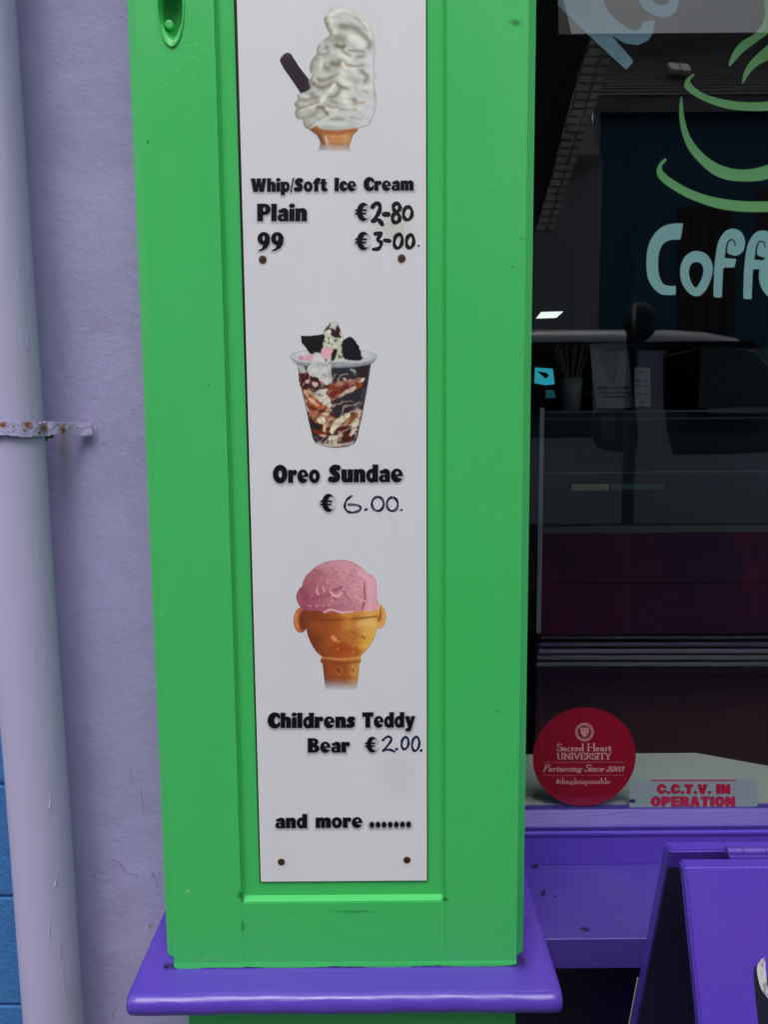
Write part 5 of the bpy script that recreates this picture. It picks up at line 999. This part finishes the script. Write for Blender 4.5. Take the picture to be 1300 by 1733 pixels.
# ================================================================== THE STREET BEHIND THE CAMERA (seen in the window)
DB = 8.9; yB = 2 * GY - (DB + CP.y)
bh = empty('blue_house', (7, yB, 0), 'dark blue house with slate roof across the street, seen mirrored in the window', 'house')
xb0 = mir(1012, 400, DB).x; ze = mir(1150, 165, DB).z; zr = 1.4 + (mir(1150, 57, DB + 3.6).z - 1.4)
box('wall', (xb0, yB - .3, -.02), (16, yB, ze), M_bhouse, bh)
bm = bmesh.new(); prism(bm, [(xb0 - .1, yB + .15, ze - .05), (xb0 - .1, yB - 3.6, zr), (xb0 - .1, yB - 3.6, zr - .15), (xb0 - .1, yB + .15, ze - .2)], (16, 0, 0)); rf = frombm('roof', bm, M_slate, bh)
nrow = 26; sl = Vector((0, -3.75, zr - ze + .05)); sn = Vector((0, sl.z, -sl.y)).normalized()
bm = bmesh.new()
for k in range(nrow):
    a = Vector((0, yB + .15, ze - .05)) + sl * (k / nrow); b = a + sl / nrow * .98
    prism(bm, [(xb0 - .1, a.y + sn.y * .03, a.z + sn.z * .03), (xb0 - .1, b.y + sn.y * .006, b.z + sn.z * .006), (xb0 - .1, a.y + sn.y * .003, a.z + sn.z * .003)], (15.9, 0, 0))
frombm('slate_courses', bm, M_slate, rf)['kind'] = 'stuff'
def onroof(px, py, off=0.):
    v = ray(px, py); v = Vector((v.x, -v.y, v.z)); C = Vector((CP.x, 2 * GY - CP.y, CP.z)); P = Vector((0, yB + .15, ze - .05)) + sn * off; return C + v * ((P - C).dot(sn) / v.dot(sn))
for Q in ([(1130, 106), (1148, 107), (1153, 118), (1138, 117)], [(1150, 107), (1165, 108), (1172, 119), (1156, 119)]):
    bm = bmesh.new(); prism(bm, [onroof(x, y, .12) for x, y in Q], sn * -.05); frombm('skylight', bm, mat('skylight_glass', (.6, .62, .65), .15), rf)
for Q, m, d in (([(1148, 350), (1240, 352), (1245, 560), (1150, 560)], M_door, .02), ([(1280, 320), (1420, 320), (1420, 470), (1280, 470)], M_door, .02)):
    bm = bmesh.new(); P = [mir(x, y, DB) for x, y in Q]; prism(bm, [Vector((a.x, yB + d, max(a.z, 0))) for a in P], (0, -.05, 0)); frombm('door' if Q[0][0] < 1200 else 'window', bm, m, bh)
for xx in (1170, 1203, 1228):
    a = mir(xx, 360, DB); box('door_board_joint', (a.x, yB + .02, .2), (a.x + .03, yB + .035, a.z), mat('dim_timber', (.06, .05, .05), .6), bh)
# grey rendered neighbour, set between the blue house and the dark gable
gh = empty('grey_house', (0, yB + .25, 0), 'low grey rendered house beside the blue one across the street', 'house'); zg = mir(960, 272, DB - .2).z
box('wall', (-9, yB - .2, -.02), (xb0 - .02, yB + .2, zg), M_grey, gh)
bm = bmesh.new(); prism(bm, [(-9, yB + .4, zg), (-9, yB - 3.2, zg + 4.6), (-9, yB - 3.2, zg + 4.4), (-9, yB + .4, zg - .12)], (xb0 + 8.9, 0, 0)); frombm('roof', bm, M_slate, gh)
DG = 7.0; yG = 2 * GY - (DG + CP.y)
gg = empty('dark_gable', (0, yG, 0), 'tall dark side wall with stone coping across the street', 'wall')
bm = bmesh.new(); prism(bm, [mir(x, y, DG) for x, y in ((946, -900), (946, 58), (998, 60), (905, 395), (870, 520), (300, 520), (300, -900))], (0, -.4, 0)); frombm('gable_wall', bm, M_dgable, gg)
a0, a1 = Vector((1004, 62)), Vector((908, 392)); NS_ = 24
stm = []
for row, (off, wd) in enumerate(((0, 21), (27, 14))):
    for k in range(NS_):
        t0, t1 = (k / NS_) ** .9, ((k + .74) / NS_) ** .9
        pa, pb = a0.lerp(a1, t0), a0.lerp(a1, t1); ww = wd * (1 - .35 * t0); o_ = off * (1 - .35 * t0) + random.uniform(-2, 2)
        Q = [(pa.x + o_, pa.y), (pa.x + o_ + ww, pa.y + 1), (pb.x + o_ + ww, pb.y + 1), (pb.x + o_, pb.y)]
        bm = bmesh.new(); prism(bm, [mir(x, y, DG - .05) for x, y in Q], (0, -.12, 0)); frombm('coping_stone', bm, M_stone, gg)
# van at the kerb
DV = 4.05; yV = 2 * GY - (DV + CP.y)
vn = empty('parked_van', (.9, yV - .8, -.12), 'pale van parked at the kerb, seen mirrored in the shop window', 'van')
prof = [(300, 1150), (300, 556), (700, 552), (1140, 552), (1210, 556), (1262, 566), (1292, 586), (1345, 640), (1440, 752), (1560, 800), (1620, 860), (1640, 960), (1640, 1150)]
P = [mir(x, y, DV) for x, y in prof]; P[0].z = P[-1].z = .18
secs = []
for a in [0, 10, 22, 34, 46, 58, 70, 80, 90, 91]:
    A_r = R(min(a, 90)); sec = []
    for p_ in P:
        w = min(1, max(0, (p_.z - 1.25) / .3)); h = .085 * w; sec.append((p_.x - .05 * w * (1 - math.sin(A_r)) * (1 if p_.x > 1 else 0), yV - .17 * w * (1 - math.cos(A_r)) - (.25 if a == 91 else 0) * (1 if w else 1), p_.z - h * (1 - math.sin(A_r))))
    secs.append(sec)
half = [[(x, 2 * (yV - .85) - y, z) for x, y, z in sec] for sec in secs[::-1]]
bm = bmesh.new(); vs = [[bm.verts.new(c_) for c_ in sec] for sec in secs + half]
for a_, b_ in zip(vs[:-1], vs[1:]):
    for i_ in range(len(P)): bm.faces.new((a_[i_], a_[(i_ + 1) % len(P)], b_[(i_ + 1) % len(P)], b_[i_]))
bm.faces.new(vs[0][::-1]); bm.faces.new(vs[-1]); body = frombm('body', bm, M_van, vn, True); body.modifiers.new('e', 'EDGE_SPLIT').split_angle = R(35)
for nm, Q in (('side_window', [(1122, 640), (1124, 600), (1140, 589), (1240, 586), (1278, 596), (1330, 650), (1380, 720), (1370, 762), (1230, 768), (1140, 770), (1128, 720)]), ('rear_window', [(640, 600), (1000, 592), (1005, 740), (640, 745)]), ('window_band', [(560, 582), (1275, 577), (1290, 592), (560, 594)])):
    bm = bmesh.new(); prism(bm, [mir(x, y, DV) + Vector((0, .004, 0)) for x, y in Q], (0, -.01, 0)); frombm(nm, bm, M_vglass if 'band' not in nm else M_trim, vn)
bm = bmesh.new(); blobP = [mir(x, y, DV - .2) for x, y in cr([(1010, 700), (1070, 696), (1080, 720), (1075, 765), (1030, 762), (1014, 750)], 3)]; prism(bm, blobP, (0, -.08, 0)); wm = frombm('wing_mirror', bm, M_trim, vn)
bm = bmesh.new(); prism(bm, [mir(x, y, DV - .2) + Vector((0, .003, 0)) for x, y in ((1016, 704), (1040, 702), (1042, 744), (1018, 746))], (0, -.002, 0)); frombm('mirror_glass', bm, M_steel, wm)
bm = bmesh.new(); prism(bm, [mir(x, y, DV) + Vector((0, .004, 0)) for x, y in ((302, 890), (1636, 884), (1636, 1140), (302, 1140))], (0, -.01, 0)); frombm('lower_dark_band', bm, M_trim, vn)  # dark band added to keep the van's lower reflection dim in the glass
for px in (760, 1480):
    c = mir(px, 1000, DV); bm = bmesh.new(); cyl(bm, (c.x, yV + .02, .21), (c.x, yV - .2, .21), .33, n=36); w_ = frombm('wheel', bm, M_tyre, vn); bm = bmesh.new(); cyl(bm, (c.x, yV + .03, .21), (c.x, yV - .0, .21), .2, n=24); frombm('rim', bm, M_steel, w_)
bm = bmesh.new(); P = [mir(x, y, DV) + Vector((0, .003, 0)) for x, y in ((1232, 728), (1300, 764), (1370, 800), (1370, 815), (1300, 782), (1232, 738))]; prism(bm, P, (0, -.01, 0)); frombm('screen_wiper_trim', bm, mat('white_trim', (.85, .88, .88), .4), vn)
# dark post with a rounded head on the pavement
c = mir(1070, 600, 3.0); pp = empty('street_post', (c.x, c.y, 0), 'dark street post with rounded head on the pavement, mirrored in the window', 'post')
bm = bmesh.new(); cyl(bm, (c.x, c.y, 0), (c.x, c.y, mir(1085, 560, 3.0).z), .022, n=16); frombm('shaft', bm, M_rubber, pp)
bm = bmesh.new(); blob(bm, Vector((mir(1084, 545, 3.0).x, c.y, mir(1085, 545, 3.0).z)), .055, (1.05, 1, 1.3), 3, .1); frombm('head', bm, M_rubber, pp, True)
